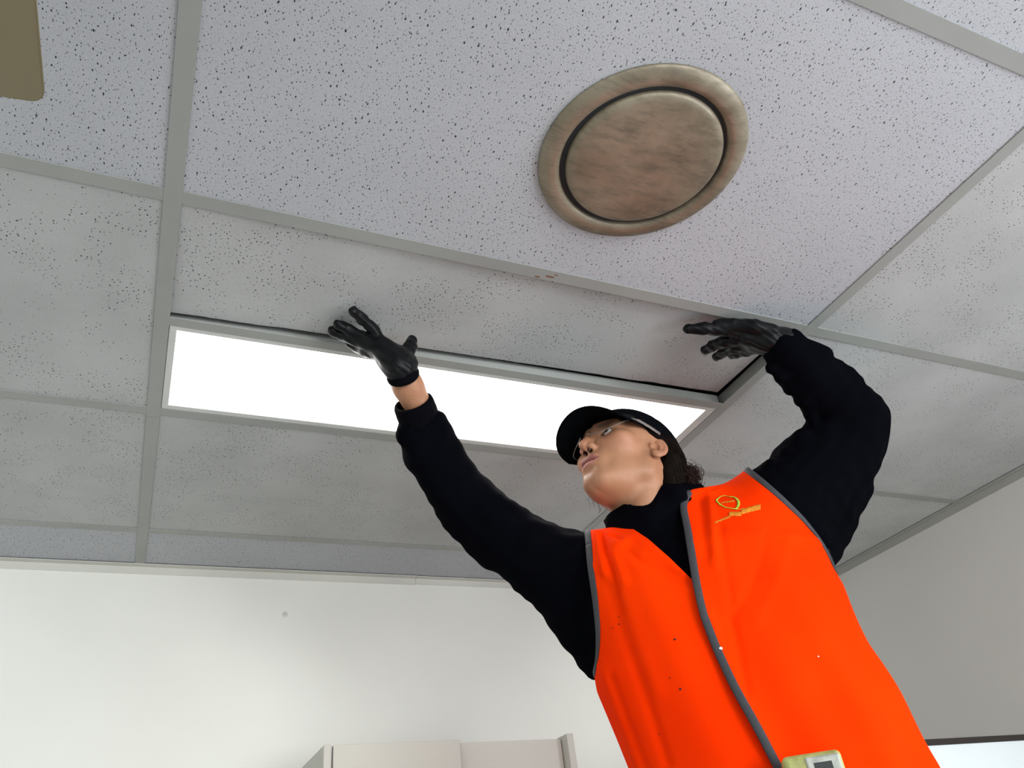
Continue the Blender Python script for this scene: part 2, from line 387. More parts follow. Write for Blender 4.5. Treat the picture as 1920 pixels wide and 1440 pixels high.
# ------------------------------------------------------------------ steel cabinet by the back wall
cy0 = 0.98                                   # plane of the cabinet front
def on_y(px, py, y):
    r = ray(px, py); return CAM + r * (y - CAM[1]) / r[1]
pa = on_y(607, 1394, cy0); pb = on_y(1075, 1380, cy0)
cx0, cx1, ctop = float(pa[0]), float(pb[0]), float((pa[2] + pb[2]) / 2)
cab = empty('cabinet', ((cx0 + cx1) / 2, 1.2, 0), label='tall beige steel cabinet with two sliding doors against the back wall', category='cabinet')
yb_c = YB - 0.03
box('side_panel', cx0, cx0 + 0.016, cy0, yb_c, 0.0, ctop, M_STEEL, cab, bevel=0.0015)
box('side_panel', cx1 - 0.018, cx1, cy0, yb_c, 0.0, ctop + 0.004, M_STEEL, cab, bevel=0.0015)
box('back_panel', cx0 + 0.016, cx1 - 0.018, yb_c - 0.012, yb_c, 0.0, ctop - 0.12, M_STEEL, cab)
box('shelf', cx0 + 0.016, cx1 - 0.018, cy0 + 0.07, yb_c - 0.012, ctop - 0.16, ctop - 0.14, M_STEEL, cab)
box('plinth', cx0 + 0.016, cx1 - 0.018, cy0 + 0.07, yb_c - 0.012, 0.0, 0.08, M_STEEL, cab)
dxm = float(on_y(861, 1383, cy0 + 0.005)[0])
box('sliding_door', cx0 + 0.0215, dxm, cy0 + 0.002, cy0 + 0.02, 0.03, ctop - 0.001, M_STEEL, cab, bevel=0.001)
box('sliding_door', dxm - 0.05, cx1 - 0.021, cy0 + 0.03, cy0 + 0.048, 0.03, ctop - 0.002, M_STEEL, cab, bevel=0.001)

# ------------------------------------------------------------------ mobile whiteboard in front of the right-hand wall
wy = 0.58
w0 = on_y(1740, 1386.5, wy); w1 = on_y(1920, 1376, wy); wz = float((w0[2] + w1[2]) / 2)
bx0, bx1 = 1.42, XR - 0.06
wb = empty('whiteboard', ((bx0 + bx1) / 2, wy, 0), label='dark-framed whiteboard behind the worker at the right-hand wall', category='whiteboard')
FT = 0.014
box('board', bx0 + FT, bx1 - FT, wy + 0.004, wy + 0.016, 0.75, wz - FT, M_BOARD, wb)
for nm, q in (('frame_rail', (bx0, bx1, wz - FT, wz)), ('frame_rail', (bx0, bx1, 0.735, 0.75)), ('frame_rail', (bx0, bx0 + FT, 0.75, wz - FT)), ('frame_rail', (bx1 - FT, bx1, 0.75, wz - FT))):
    box(nm, q[0], q[1], wy, wy + 0.02, q[2], q[3], M_BLACKF, wb, bevel=0.001)
for x in (bx0 + 0.08, bx1 - 0.08):
    box('stand', x - 0.015, x + 0.015, wy + 0.02, wy + 0.045, 0.04, wz - 0.1, M_ALU, wb)
    box('foot', x - 0.018, x + 0.018, wy - 0.2, wy + 0.25, 0.0, 0.04, M_ALU, wb)

# ------------------------------------------------------------------ plastic wall plug with a screw on the back wall
pw = on_y(534, 1152, YB)
M_PLUG = plain('white_plastic', (0.75, 0.75, 0.7), 0.4)
plug = empty('wall_plug', pw, label='small white wall plug with a grey screw on the back wall', category='wall plug')
def disc_on_wall(name, r, d0, d1, mat, parent):
    me = lathe(name, [(0.0, -d1), (r * 0.8, -d1), (r, -d1 + 0.001), (r, -d0), (0, -d0)], 0, 0, 24)
    me.transform(Matrix.Translation(Vector(pw)) @ Matrix.Rotation(math.radians(-90), 4, 'X')); put(name, me, mat, parent, smooth=False)
disc_on_wall('base', 0.0085, 0.0, 0.003, M_PLUG, plug); disc_on_wall('screw', 0.0035, 0.003, 0.006, M_ALU, plug)

# ------------------------------------------------------------------ rust marks on the tee above the loose tile
M_RUST = plain('rust', (0.20, 0.09, 0.04), 0.8, var=0.4, scale=300)
for (px, py, a_, b_) in ((1008, 519, 0.007, 0.0022), (1030, 519, 0.011, 0.0026), (1043, 516, 0.004, 0.0016)):
    c_ = Z(px, py, CEIL); n_ = 14; rr_ = rng.uniform(0.6, 1.1, n_)
    put('rust_mark', prism('rust_mark', [(c_[0] + a_ * rr_[i] * math.cos(2 * math.pi * i / n_), c_[1] + b_ * rr_[i] * math.sin(2 * math.pi * i / n_)) for i in range(n_)], CEIL + 0.0002, CEIL + 0.0006), M_RUST, ceiling)

# ================================================================== the worker
# ---- signed-distance modelling: shapes are blended on a grid and skinned with quads
def smin(a, b, k):
    if k <= 0: return np.minimum(a, b)
    h = np.maximum(k - np.abs(a - b), 0) / k
    return np.minimum(a, b) - h * h * k * 0.25
def smax(a, b, k): return -smin(-a, -b, k)
def cone(p, a, b, ra, rb):
    a = np.asarray(a, np.float32); b = np.asarray(b, np.float32); ab = b - a
    t = np.clip(((p - a) @ ab) / (ab @ ab + 1e-12), 0, 1)
    return np.linalg.norm(p - a - t[..., None] * ab, axis=-1) - (ra + (rb - ra) * t)
def ell(p, c, r, M=None):
    q = p - np.asarray(c, np.float32)
    if M is not None: q = q @ np.asarray(M, np.float32)
    r = np.asarray(r, np.float32)
    k0 = np.linalg.norm(q / r, axis=-1); k1 = np.linalg.norm(q / (r * r), axis=-1)
    return k0 * (k0 - 1) / (k1 + 1e-9)
class Grid:
    def __init__(s, xs, ys, zs):
        s.ax = [np.asarray(a, np.float32) for a in (xs, ys, zs)]
        s.d = np.full([len(a) for a in s.ax], 0.5, np.float32)
    def sl(s, lo, hi):
        out = []
        for a, l, h in zip(s.ax, lo, hi):
            i0 = max(0, int(np.searchsorted(a, l)) - 1); i1 = min(len(a), int(np.searchsorted(a, h)) + 1); out.append(slice(i0, i1))
        return tuple(out)
    def pts(s, sl):
        return np.stack(np.meshgrid(*[a[q] for a, q in zip(s.ax, sl)], indexing='ij'), -1)
    def op(s, fn, lo, hi, k=0.0, mode='add'):
        sl = s.sl(lo, hi)
        if any(q.stop - q.start < 1 for q in sl): return
        v = fn(s.pts(sl)).astype(np.float32)
        if mode == 'add': s.d[sl] = smin(s.d[sl], v, k)
        else: s.d[sl] = smax(s.d[sl], -v, k)
    def tube(s, pts, rad, k=0.03, m=0.06):
        for a, b, ra, rb in zip(pts[:-1], pts[1:], rad[:-1], rad[1:]):
            a = np.asarray(a, float); b = np.asarray(b, float); r = max(ra, rb) + m
            s.op(lambda p: cone(p, a, b, ra, rb), np.minimum(a, b) - r, np.maximum(a, b) + r, k)
    def ball(s, c, r, k=0.03, m=0.05, M=None, mode='add'):
        c = np.asarray(c, float); r = np.broadcast_to(np.asarray(r, float), (3,)); R = r.max() + m
        s.op(lambda p: ell(p, c, r, M), c - R, c + R, k, mode)
    def mesh(s, smooth=0):
        V, F = snet(s.d, *s.ax); 
        if smooth: V = relax(V, F, smooth)
        return V, F
def snet(d, xs, ys, zs):
    sg = d < 0
    n = np.array(d.shape) - 1
    c = np.zeros(n, np.int8)
    for o in range(8):
        i, j, k = o & 1, (o >> 1) & 1, o >> 2
        c += sg[i:n[0] + i, j:n[1] + j, k:n[2] + k]
    I = np.argwhere((c > 0) & (c < 8)); ids = np.full(n, -1, np.int32); ids[tuple(I.T)] = np.arange(len(I))
    val = np.zeros((len(I), 8), np.float32); pos = np.zeros((len(I), 8, 3), np.float32)
    for o in range(8):
        a = I + [o & 1, (o >> 1) & 1, o >> 2]
        val[:, o] = d[tuple(a.T)]; pos[:, o, 0] = xs[a[:, 0]]; pos[:, o, 1] = ys[a[:, 1]]; pos[:, o, 2] = zs[a[:, 2]]
    acc = np.zeros((len(I), 3)); cnt = np.zeros(len(I))
    for a in range(8):
        for bit in (1, 2, 4):
            if a & bit: continue
            b = a | bit; m = (val[:, a] < 0) != (val[:, b] < 0)
            t = val[m, a] / (val[m, a] - val[m, b])
            acc[m] += pos[m, a] + (pos[m, b] - pos[m, a]) * t[:, None]; cnt[m] += 1
    V = acc / cnt[:, None]; F = []
    for ax in range(3):
        u, w = (ax + 1) % 3, (ax + 2) % 3
        s0 = [slice(None)] * 3; s1 = [slice(None)] * 3; s0[ax] = slice(0, -1); s1[ax] = slice(1, None)
        A = sg[tuple(s0)]; B = sg[tuple(s1)]; E_ = np.argwhere(A != B)
        E_ = E_[(E_[:, u] > 0) & (E_[:, w] > 0) & (E_[:, u] < n[u]) & (E_[:, w] < n[w])]
        q = []
        for du, dw in ((-1, -1), (0, -1), (0, 0), (-1, 0)):
            t = E_.copy(); t[:, u] += du; t[:, w] += dw; q.append(ids[tuple(t.T)])
        q = np.stack(q, 1); fl = ~A[tuple(E_.T)]; q[fl] = q[fl][:, ::-1]; F.append(q)
    F = np.concatenate(F); F = F[(F >= 0).all(1)]
    return V, F
def relax(V, F, it, lam=0.5):
    E_ = np.concatenate([F[:, [0, 1]], F[:, [1, 2]], F[:, [2, 3]], F[:, [3, 0]]]); E_ = np.concatenate([E_, E_[:, ::-1]])
    cnt = np.bincount(E_[:, 0], minlength=len(V)) + 1e-9
    for _ in range(it):
        avg = np.stack([np.bincount(E_[:, 0], V[E_[:, 1], k], len(V)) for k in range(3)], 1) / cnt[:, None]
        V = V + lam * (avg - V)
    return V
def lin(a, b, h): return np.arange(a, b + h, h)
def graded(a, f0, f1, b, hc, hf):
    return np.concatenate([np.arange(a, f0 - hc * 0.5, hc), np.arange(f0, f1, hf), np.arange(f1 + hc * 0.6, b, hc)])

# ---- pose, measured from the picture with the grid of the ceiling as the scale
SX = np.array([0.924, -0.383, 0.0]); SX /= np.linalg.norm(SX)      # towards the worker's left
FW = np.array([SX[1], -SX[0], 0.0])                                # where the chest faces
SH_R = U(1092, 1072, 1.41); SH_L = np.array([1.128, 0.148, 2.055])
EL_R = U(880, 945, 1.49); WR_R = U(764, 722, 1.405)
EL_L = U(1612, 785, 1.57); WR_L = U(1478, 648, 1.50)
NECK = np.array([0.872, 0.222, 2.045])
HP = np.array([0.83735131, 0.22148609, 2.16326224]) + RC[:, 0] * 0.007
HR = np.array([[0.23227481391332477, -0.9351339587410347, 0.2675311010534126], [-0.9708253234076466, -0.2060557514184455, 0.12263449244734616], [0.05955335634511931, 0.28821087161434544, 0.9557132892407275]])
def HW(p): return HP + np.asarray(p, float) / 1000 @ HR.T         # head millimetres -> world
def HL(p): return ((p - HP) @ HR * 1000).astype(np.float32)       # world -> head millimetres

TK = np.array([  # z, cx, cy, half width, half depth
    (1.15, 0.985, 0.200, 0.205, 0.135), (1.30, 0.985, 0.195, 0.215, 0.140), (1.45, 0.985, 0.188, 0.193, 0.142), (1.60, 0.980, 0.187, 0.196, 0.146),
    (1.70, 0.962, 0.196, 0.199, 0.148), (1.78, 0.948, 0.207, 0.201, 0.148), (1.88, 0.947, 0.212, 0.200, 0.143), (1.96, 0.945, 0.216, 0.184, 0.126), (2.005, 0.935, 0.220, 0.130, 0.095), (2.06, 0.915, 0.224, 0.065, 0.062)])
def torso_sdf(p):
    z = p[..., 2]; cx = np.interp(z, TK[:, 0], TK[:, 1]); cy = np.interp(z, TK[:, 0], TK[:, 2])
    a = np.interp(z, TK[:, 0], TK[:, 3]); b = np.interp(z, TK[:, 0], TK[:, 4])
    dx = p[..., 0] - cx; dy = p[..., 1] - cy
    s = np.abs(dx * SX[0] + dy * SX[1]) / a; f = np.abs(dx * FW[0] + dy * FW[1]) / b
    q = (s ** 2.3 + f ** 2.3) ** (1 / 2.3)
    d = (q - 1) * np.minimum(a, b)
    return np.maximum(d, z - 2.06)
def add_torso(g, off=0.0):
    g.op(lambda p: torso_sdf(p) - off, (0.65, -0.05, 1.15), (1.35, 0.50, 2.16), 0.04)
    # shoulder girdle lifted by the raised arms
    for sh, r, dz, ra in ((SH_R, 0.060, -0.10, 0.070), (SH_L + np.array([0, 0, 0.012]), 0.082, -0.115, 0.082)):
        sh = np.asarray(sh); a = NECK + (sh - NECK) * 0.25 + np.array([0, 0, dz])
        g.op(lambda p: cone(p, a, sh, ra + off, r + off), np.minimum(a, sh) - 0.2, np.maximum(a, sh) + 0.2, 0.07)

M_SKIN, nt, b = new_mat('skin')
at = N(nt, 'ShaderNodeAttribute', attribute_name='tint'); tc = N(nt, 'ShaderNodeTexCoord')
f1 = noise(nt, tc.outputs['Object'], 130, 4); f2 = noise(nt, tc.outputs['Object'], 22, 3)
cc = mix(nt, 0.10, at.outputs['Color'], f1, 'OVERLAY'); cc = mix(nt, 0.12, cc, f2, 'OVERLAY')
L(nt, cc, b.inputs['Base Color']); b.inputs['Roughness'].default_value = 0.5; b.inputs['Specular IOR Level'].default_value = 0.35
b.inputs['Subsurface Weight'].default_value = 0.12; b.inputs['Subsurface Radius'].default_value = (0.012, 0.004, 0.002); b.inputs['Subsurface Scale'].default_value = 0.6
bump(nt, b, f1, 0.05, 0.001)
def cloth(name, col, rough, sheen, wscale, wst, spec=0.2):
    m, nt, b = new_mat(name); tc = N(nt, 'ShaderNodeTexCoord'); o = tc.outputs['Object']
    n1 = noise(nt, o, 14, 4); n2 = noise(nt, o, wscale, 2)
    L(nt, ramp(nt, n1, [(0.3, tuple(c * 0.85 for c in col)), (0.7, tuple(min(1, c * 1.1) for c in col))]), b.inputs['Base Color'])
    b.inputs['Roughness'].default_value = rough; b.inputs['Sheen Weight'].default_value = sheen; b.inputs['Specular IOR Level'].default_value = spec
    bump(nt, b, n2, wst, 0.001); return m
M_HOOD = cloth('black_fleece', (0.0018, 0.002, 0.0034), 0.95, 0.0, 500, 0.25, 0.02)
M_CAP = cloth('black_cap_cotton', (0.0025, 0.003, 0.0042), 0.9, 0.0, 700, 0.2, 0.03)
M_TROU = cloth('dark_navy_drill', (0.012, 0.014, 0.02), 0.9, 0.02, 500, 0.2)
M_GLOVE = plain('black_nitrile', (0.0045, 0.005, 0.0057), 0.42, var=0.3, scale=40, spec=0.18, bumpy=0.15, bscale=90)
M_KNIT = cloth('black_knit', (0.003, 0.003, 0.0045), 0.9, 0.0, 300, 0.4, 0.03)
M_HAIR = plain('dark_brown_hair', (0.0055, 0.0034, 0.0026), 0.5, var=0.5, scale=60, spec=0.03)
M_TUFT = plain('reddish_brown_hair', (0.022, 0.009, 0.006), 0.5, var=0.5, scale=60, spec=0.2)
M_BOOT = plain('black_boot_leather', (0.02, 0.018, 0.016), 0.5)

def vest_mat():
    m, nt, b = new_mat('fluorescent_orange'); tc = N(nt, 'ShaderNodeTexCoord'); o = tc.outputs['Object']
    base = (1.0, 0.037, 0.0005)
    n1 = noise(nt, o, 5, 3); n2 = noise(nt, mapping(nt, o, (9, 9, 2.0), (0, 0.25, 0)), 2.2, 5, 0.6); n3 = noise(nt, o, 900, 2)
    c = ramp(nt, n1, [(0.3, (0.98, 0.031, 0.0004)), (0.7, (1.0, 0.043, 0.0006))])
    c = mix(nt, ramp(nt, n2, [(0.66, (0, 0, 0)), (0.80, (0.45, 0.45, 0.45))]), c, (0.45, 0.045, 0.008))
    L(nt, c, b.inputs['Base Color']); b.inputs['Roughness'].default_value = 0.85; b.inputs['Specular IOR Level'].default_value = 0.02
    bump(nt, b, n3, 0.15, 0.0006); return m
M_VEST = vest_mat()
M_PIPE = plain('grey_binding', (0.042, 0.042, 0.048), 0.8, var=0.12, scale=200)

FEET = SH_L[2] - 1.47
person = empty('person', (0.985, 0.195, FEET), label='worker in black hoodie, orange vest and black cap pushing up a ceiling tile', category='person')

# ---- body: head, neck, trunk and limbs as one skin
fx = (0.715, 0.965); fy = (0.115, 0.32); fz = (2.03, 2.30)
g = Grid(graded(0.38, fx[0], fx[1], 1.42, 0.012, 0.0017), graded(-0.08, fy[0], fy[1], 0.48, 0.012, 0.0017), graded(FEET, fz[0], fz[1], 2.44, 0.014, 0.0017))
HIP = np.array([0.985, 0.200, 1.28])
g.op(lambda p: torso_sdf(p) + 0.05, (0.65, -0.05, 1.15), (1.35, 0.50, 2.1), 0.03)
for sh in (SH_R, SH_L): g.tube([NECK + [0, 0, -0.05], sh], [0.05, 0.045])
g.tube([SH_R, U(1015, 1050, 1.445), U(945, 1003, 1.475), EL_R, WR_R, U(735, 672, 1.42)], [0.045, 0.038, 0.034, 0.033, 0.0245, 0.018], 0.02)
g.tube([SH_L, EL_L, WR_L, U(1420, 632, 1.525)], [0.045, 0.036, 0.024, 0.016], 0.02)
for s in (-1, 1):
    h = HIP + SX * 0.09 * s; kn = h + FW * 0.03 + np.array([0, 0, -0.33]); an = np.array([h[0], h[1], FEET + 0.07]) - FW * 0.02
    g.tube([h, kn, an], [0.075, 0.052, 0.036], 0.03)
    g.tube([an, an + FW * 0.12 - [0, 0, 0.03]], [0.034, 0.028], 0.02)
NB = HW((0, -34, -62))
g.tube([NECK - [0, 0, 0.04], NB], [0.062, 0.054], 0.03)
# head, modelled in millimetres: x to the worker's left, y forward, z up from the ear holes
hs = g.sl((fx[0], fy[0], fz[0]), (fx[1], fy[1], fz[1])); HPp = HL(g.pts(hs)); D = g.d[hs] * 1000
def hadd(fn, k): 
    global D; D = smin(D, fn, k)
def hsub(fn, k):
    global D; D = smax(D, -fn, k)
def mir(fn): return np.minimum(fn(HPp), fn(HPp * np.array([-1, 1, 1], np.float32)))
p = HPp; pa_ = HPp.copy(); pa_[..., 0] = np.abs(pa_[..., 0])
hd = ell(p, (0, -12, 44), (73, 94, 76))
hd = smin(hd, ell(p, (0, 36, -14), (57, 56, 78)), 30)
hd = smin(hd, cone(pa_, (50, 4, -45), (16, 72, -76), 15, 15), 26)
hd = smin(hd, cone(pa_, (57, -2, -8), (50, 2, -46), 12, 14), 26)
hd = smin(hd, ell(p, (0, 76, -76), (20, 17, 16)), 16)
hd = smin(hd, ell(p, (0, 30, -74), (34, 42, 16)), 24)
hd = smin(hd, ell(pa_, (46, 58, 2), (21, 22, 17)), 20)
hd = smin(hd, cone(pa_, (10, 86, 40), (44, 70, 40), 9, 9), 14)
hd = smin(hd, ell(p, (0, 82, -44), (28, 16, 24)), 14)
hd = smax(hd, -ell(pa_, (31, 92, 21), (18, 15, 12)), 10)
hd = smin(hd, np.linalg.norm(pa_ - np.array([31, 69, 22], np.float32), axis=-1) - 13.8, 3)
hd = smax(hd, -ell(pa_, (31, 84, 20.5), (13.5, 11, 5.2)), 1.2)
hd = smin(hd, cone(pa_, (20, 80.5, 28), (42, 75, 27), 1.8, 1.6), 2)          # upper lids
hd = smin(hd, cone(p, (0, 87, 34), (0, 106, -3), 6.0, 8.0), 9)
hd = smin(hd, ell(p, (0, 108, -9), (9.5, 10, 9)), 5)
hd = smin(hd, ell(pa_, (11, 97, -13.5), (7.2, 10.5, 7.5)), 4)
hd = smin(hd, cone(p, (0, 106, -15), (0, 92, -22), 3.2, 3.2), 3)
hd = smax(hd, -cone(pa_, (6.8, 101, -25), (5.2, 93, -6), 4.3, 3.0), 1.2)
hd = smin(hd, ell(p, (0, 94, -38.5), (19, 8.2, 5.2)), 5)
hd = smin(hd, ell(pa_, (8, 93.5, -38.0), (11, 8.2, 4.8)), 4)
hd = smin(hd, ell(p, (0, 92.5, -50.5), (16, 8.2, 5.6)), 5)
hd = smax(hd, -ell(p, (0, 103, -45.2), (23, 14, 1.6)), 1.5)
hd = smax(hd, -ell(p, (0, 107, -30.5), (3.5, 10, 6)), 4)
hd = smax(hd, -ell(p, (0, 103, -63), (22, 12, 6)), 8)
# ears: a cupped plate that stands off the head, rim, bowl, lobe and tragus
w_ = np.array([0.50, -0.866, 0.0]); u_ = np.array([-0.05, -0.42, 0.905]); u_ -= w_ * (u_ @ w_); u_ /= np.linalg.norm(u_); n_ = np.cross(w_, u_); n_ = n_ * np.sign(n_[0])
ME = np.stack([n_, w_, u_], 1)
EC = np.array([77.0, -6.0, 4.0])
er = ell(pa_, EC, (4.6, 18, 31), ME)
er = smin(er, ell(pa_, EC + u_ * -25 - w_ * 6, (4.4, 9, 10), ME), 6)
er = smax(er, -ell(pa_, EC + n_ * 4.6 - w_ * 1.5 + u_ * 3, (5.2, 13.5, 24), ME), 2)
er = smin(er, ell(pa_, EC - n_ * 0.5 + w_ * 2 + u_ * 3, (3.4, 8, 17), ME), 3)
er = smax(er, -ell(pa_, EC + n_ * 3 - w_ * 6 - u_ * 4, (7, 7.5, 11), ME), 2)
er = smin(er, ell(pa_, EC - w_ * 14.5 - u_ * 3 + n_ * 2, (3.5, 4, 6.5), ME), 2.5)
hd = smin(hd, er, 3)
D = smin(D, hd, 22)
# neck muscle behind the jaw
D = smin(D, cone(pa_, (50, -26, -24), (22, -8, -120), 13, 15), 20)
g.d[hs] = D / 1000
V, F = g.mesh(1)
me = mesh_np('body', V, F)
hv = HL(V.astype(np.float32)); ax = np.abs(hv[:, 0])
base = np.array([0.41, 0.195, 0.108]); col = np.tile(base, (len(V), 1))
def blend(mask, c): 
    global col; m_ = np.clip(mask, 0, 1)[:, None]; col = col * (1 - m_) + np.array(c) * m_
gs = lambda c, r: np.exp(-(((hv - np.array(c)) / np.array(r)) ** 2).sum(1))
gsa = lambda c, r: np.exp(-(((np.stack([ax, hv[:, 1], hv[:, 2]], 1) - np.array(c)) / np.array(r)) ** 2).sum(1))
blend(0.45 * gsa((45, 70, -8), (24, 30, 18)), (0.50, 0.20, 0.12))
blend(0.5 * gs((0, 104, -12), (18, 16, 12)), (0.50, 0.20, 0.13))
blend(0.45 * gsa((80, -14, 5), (12, 22, 32)), (0.55, 0.22, 0.14))
blend(0.35 * gs((0, 60, -105), (30, 40, 14)), (0.46, 0.19, 0.10))
lip = (np.abs(hv[:, 2] + 45.5) < 11.5 - (ax / 25) ** 2 * 9) & (ax < 24) & (hv[:, 1] > 84) & (hv[:, 1] < 108)
blend((lip & (hv[:, 2] > -45)) * 0.85, (0.27, 0.085, 0.085)); blend((lip & (hv[:, 2] <= -45) & (hv[:, 2] > -56)) * 0.7, (0.44, 0.17, 0.14))
nos = gsa((6.2, 97.5, -16), (4.0, 5, 7)); nc_ = cone(np.stack([ax, hv[:, 1], hv[:, 2]], 1).astype(np.float32), (6.8, 101, -25), (5.2, 93, -6), 4.3, 3.0); blend((np.abs(nc_) < 1.4) * (hv[:, 2] > -23.5) * (hv[:, 2] < -2) * (nos > 0.05) * 0.93, (0.03, 0.008, 0.006))  # nostrils tinted near black, the shade of the holes painted in
blend(0.85 * (gsa((76, 0, -5), (9, 4.5, 5)) > 0.5), (0.10, 0.03, 0.02))  # ear hole tinted dark, its shade put into the skin colour
e_ = ell(np.stack([ax, hv[:, 1], hv[:, 2]], 1).astype(np.float32), (31, 84, 20.5), (13.5, 11, 5.2)); blend((np.abs(e_) < 1.3) * (hv[:, 2] > 20) * 0.85, (0.02, 0.012, 0.01)); blend((np.abs(e_) < 1.2) * (hv[:, 2] <= 20) * 0.5, (0.14, 0.05, 0.035))
brow = gsa((32, 84, 36), (18, 16, 3.6)); blend(0.8 * np.clip(brow * 1.6, 0, 1), (0.05, 0.03, 0.02))
fr = np.sin(hv[:, 0] * 1.9) * np.sin(hv[:, 1] * 2.3 + 1) * np.sin(hv[:, 2] * 2.1 + 2); blend((fr > 0.86) * 0.25 * (hv[:, 1] > 20) * (np.abs(hv[:, 2] - 0) < 35), (0.30, 0.13, 0.07))
ca = me.color_attributes.new('tint', 'FLOAT_COLOR', 'POINT'); ca.data.foreach_set('color', np.concatenate([col, np.ones((len(V), 1))], 1).astype(np.float32).ravel())
put('body', me, M_SKIN, person, smooth=True)
# eyeballs
M_EYE, nt, b = new_mat('eyeball'); at = N(nt, 'ShaderNodeAttribute', attribute_name='tint'); L(nt, at.outputs['Color'], b.inputs['Base Color']); b.inputs['Roughness'].default_value = 0.08
for s in (-1, 1):
    bm = bmesh.new(); bmesh.ops.create_uvsphere(bm, u_segments=32, v_segments=24, radius=0.0125)
    c = HW((31 * s, 69.3, 22)); look = np.array([0.02, 0.97, 0.16]); look /= np.linalg.norm(look)
    mE = bpy.data.meshes.new('eye'); bm.to_mesh(mE); bm.free()
    vv = np.array([v.co[:] for v in mE.vertices]); an = np.arccos(np.clip(vv @ look / 0.0125, -1, 1))
    cl = np.where(an[:, None] < 0.20, (0.01, 0.01, 0.01), np.where(an[:, None] < 0.47, (0.06, 0.035, 0.02), (0.50, 0.47, 0.45)))
    a_ = mE.color_attributes.new('tint', 'FLOAT_COLOR', 'POINT'); a_.data.foreach_set('color', np.concatenate([cl, np.ones((len(cl), 1))], 1).astype(np.float32).ravel())
    mE.transform(Matrix([list(HR[i]) + [c[i]] for i in range(3)] + [[0, 0, 0, 1]]))
    put('eye', mE, M_EYE, person, smooth=True)

# ---- hoodie
g = Grid(lin(0.36, 1.45, 0.0055), lin(-0.12, 0.52, 0.0055), lin(1.17, 2.42, 0.0055))
add_torso(g)
# right sleeve (towards the left of the picture)
pts = [(790, 806, 1.435, 43), (808, 848, 1.455, 45), (842, 902, 1.475, 45), (884, 954, 1.485, 55), (942, 1004, 1.475, 60), (1013, 1046, 1.445, 60), (1085, 1076, 1.42, 72)]
g.tube([U(x, y, d) for x, y, d, r in pts], [r * d / FPX for x, y, d, r in pts], 0.03)
pts = [(1015, 1062, 1.44, 48), (1080, 1140, 1.41, 46), (1120, 1228, 1.39, 40)]
g.tube([U(x, y, d) for x, y, d, r in pts], [r * d / FPX for x, y, d, r in pts], 0.05)
# cuff shoulder: fabric bags over the knitted cuff
g.tube([U(768, 812, 1.42), U(812, 794, 1.43)], [0.023, 0.023], 0.02)
g.tube([U(822, 800, 1.44), U(865, 885, 1.46)], [0.016, 0.02], 0.02)
# left sleeve (towards the right of the picture)
pts = [(1472, 656, 1.50, 40), (1508, 692, 1.515, 46), (1556, 736, 1.545, 54), (1602, 785, 1.57, 54), (1575, 835, 1.56, 62), (1525, 890, 1.53, 74), (1470, 950, 1.50, 80)]
g.tube([U(x, y, d) for x, y, d, r in pts], [r * d / FPX for x, y, d, r in pts], 0.03)
pts = [(1592, 830, 1.57, 48), (1562, 915, 1.56, 50), (1524, 988, 1.54, 54), (1500, 1048, 1.50, 56)]
g.tube([U(x, y, d) for x, y, d, r in pts], [r * d / FPX for x, y, d, r in pts], 0.05)
# bunched folds of the left sleeve
for x, y, d, r in ((1537, 668, 1.50, 24), (1445, 690, 1.49, 13), (1463, 706, 1.49, 15), (1484, 726, 1.50, 17), (1506, 748, 1.51, 18), (1518, 770, 1.52, 15), (1524, 787, 1.525, 13), (1506, 822, 1.52, 20), (1475, 852, 1.50, 16), (1446, 876, 1.48, 14), (1485, 628, 1.49, 12)):
    g.ball(U(x, y, d), np.array([1, 1, 1]) * r * d / FPX, 0.008)
# collar and hood lying on the nape
NC = HW((0, -36, -104))
def collar(p):
    axis = NB - NECK; axis = axis / np.linalg.norm(axis); q = p - (NECK + np.array([0.0, 0.0, 0.005])); t = q @ axis
    r = np.linalg.norm(q - t[..., None] * axis, axis=-1)
    up = 0.012 + 0.026 * np.clip(-(q @ RC[:, 0]) / 0.06, -0.6, 1)          # stands higher at the throat
    return np.maximum(np.abs(r - 0.077 + 0.10 * np.clip(t, 0, 1)) - 0.0075, np.maximum(t - up, -0.035 - t))
g.op(collar, NECK - 0.14, NECK + 0.14, 0.02)
for c, r in (((0.945, 0.262, 2.052), (0.062, 0.065, 0.040)), ((0.935, 0.19, 2.045), (0.05, 0.05, 0.035))): g.ball(c, r, 0.03)
g.tube([U(1226, 968, 1.385), U(1258, 938, 1.405), U(1298, 930, 1.455)], [0.018, 0.025, 0.028], 0.03)
# cloth relief
P = g.pts((slice(None),) * 3)
wr = 0.0022 * np.sin(P[..., 0] * 61 + P[..., 2] * 95 + 3 * np.sin(P[..., 1] * 23)) * np.sin(P[..., 0] * 37 - P[..., 1] * 52 + 1.3) + 0.0012 * np.sin(P[..., 0] * 150 - P[..., 2] * 120 + 2 * np.sin(P[..., 2] * 40))
g.d += wr.astype(np.float32); del P, wr
V, F = g.mesh(2)
put('hoodie', mesh_np('hoodie', V, F), M_HOOD, person, smooth=True)
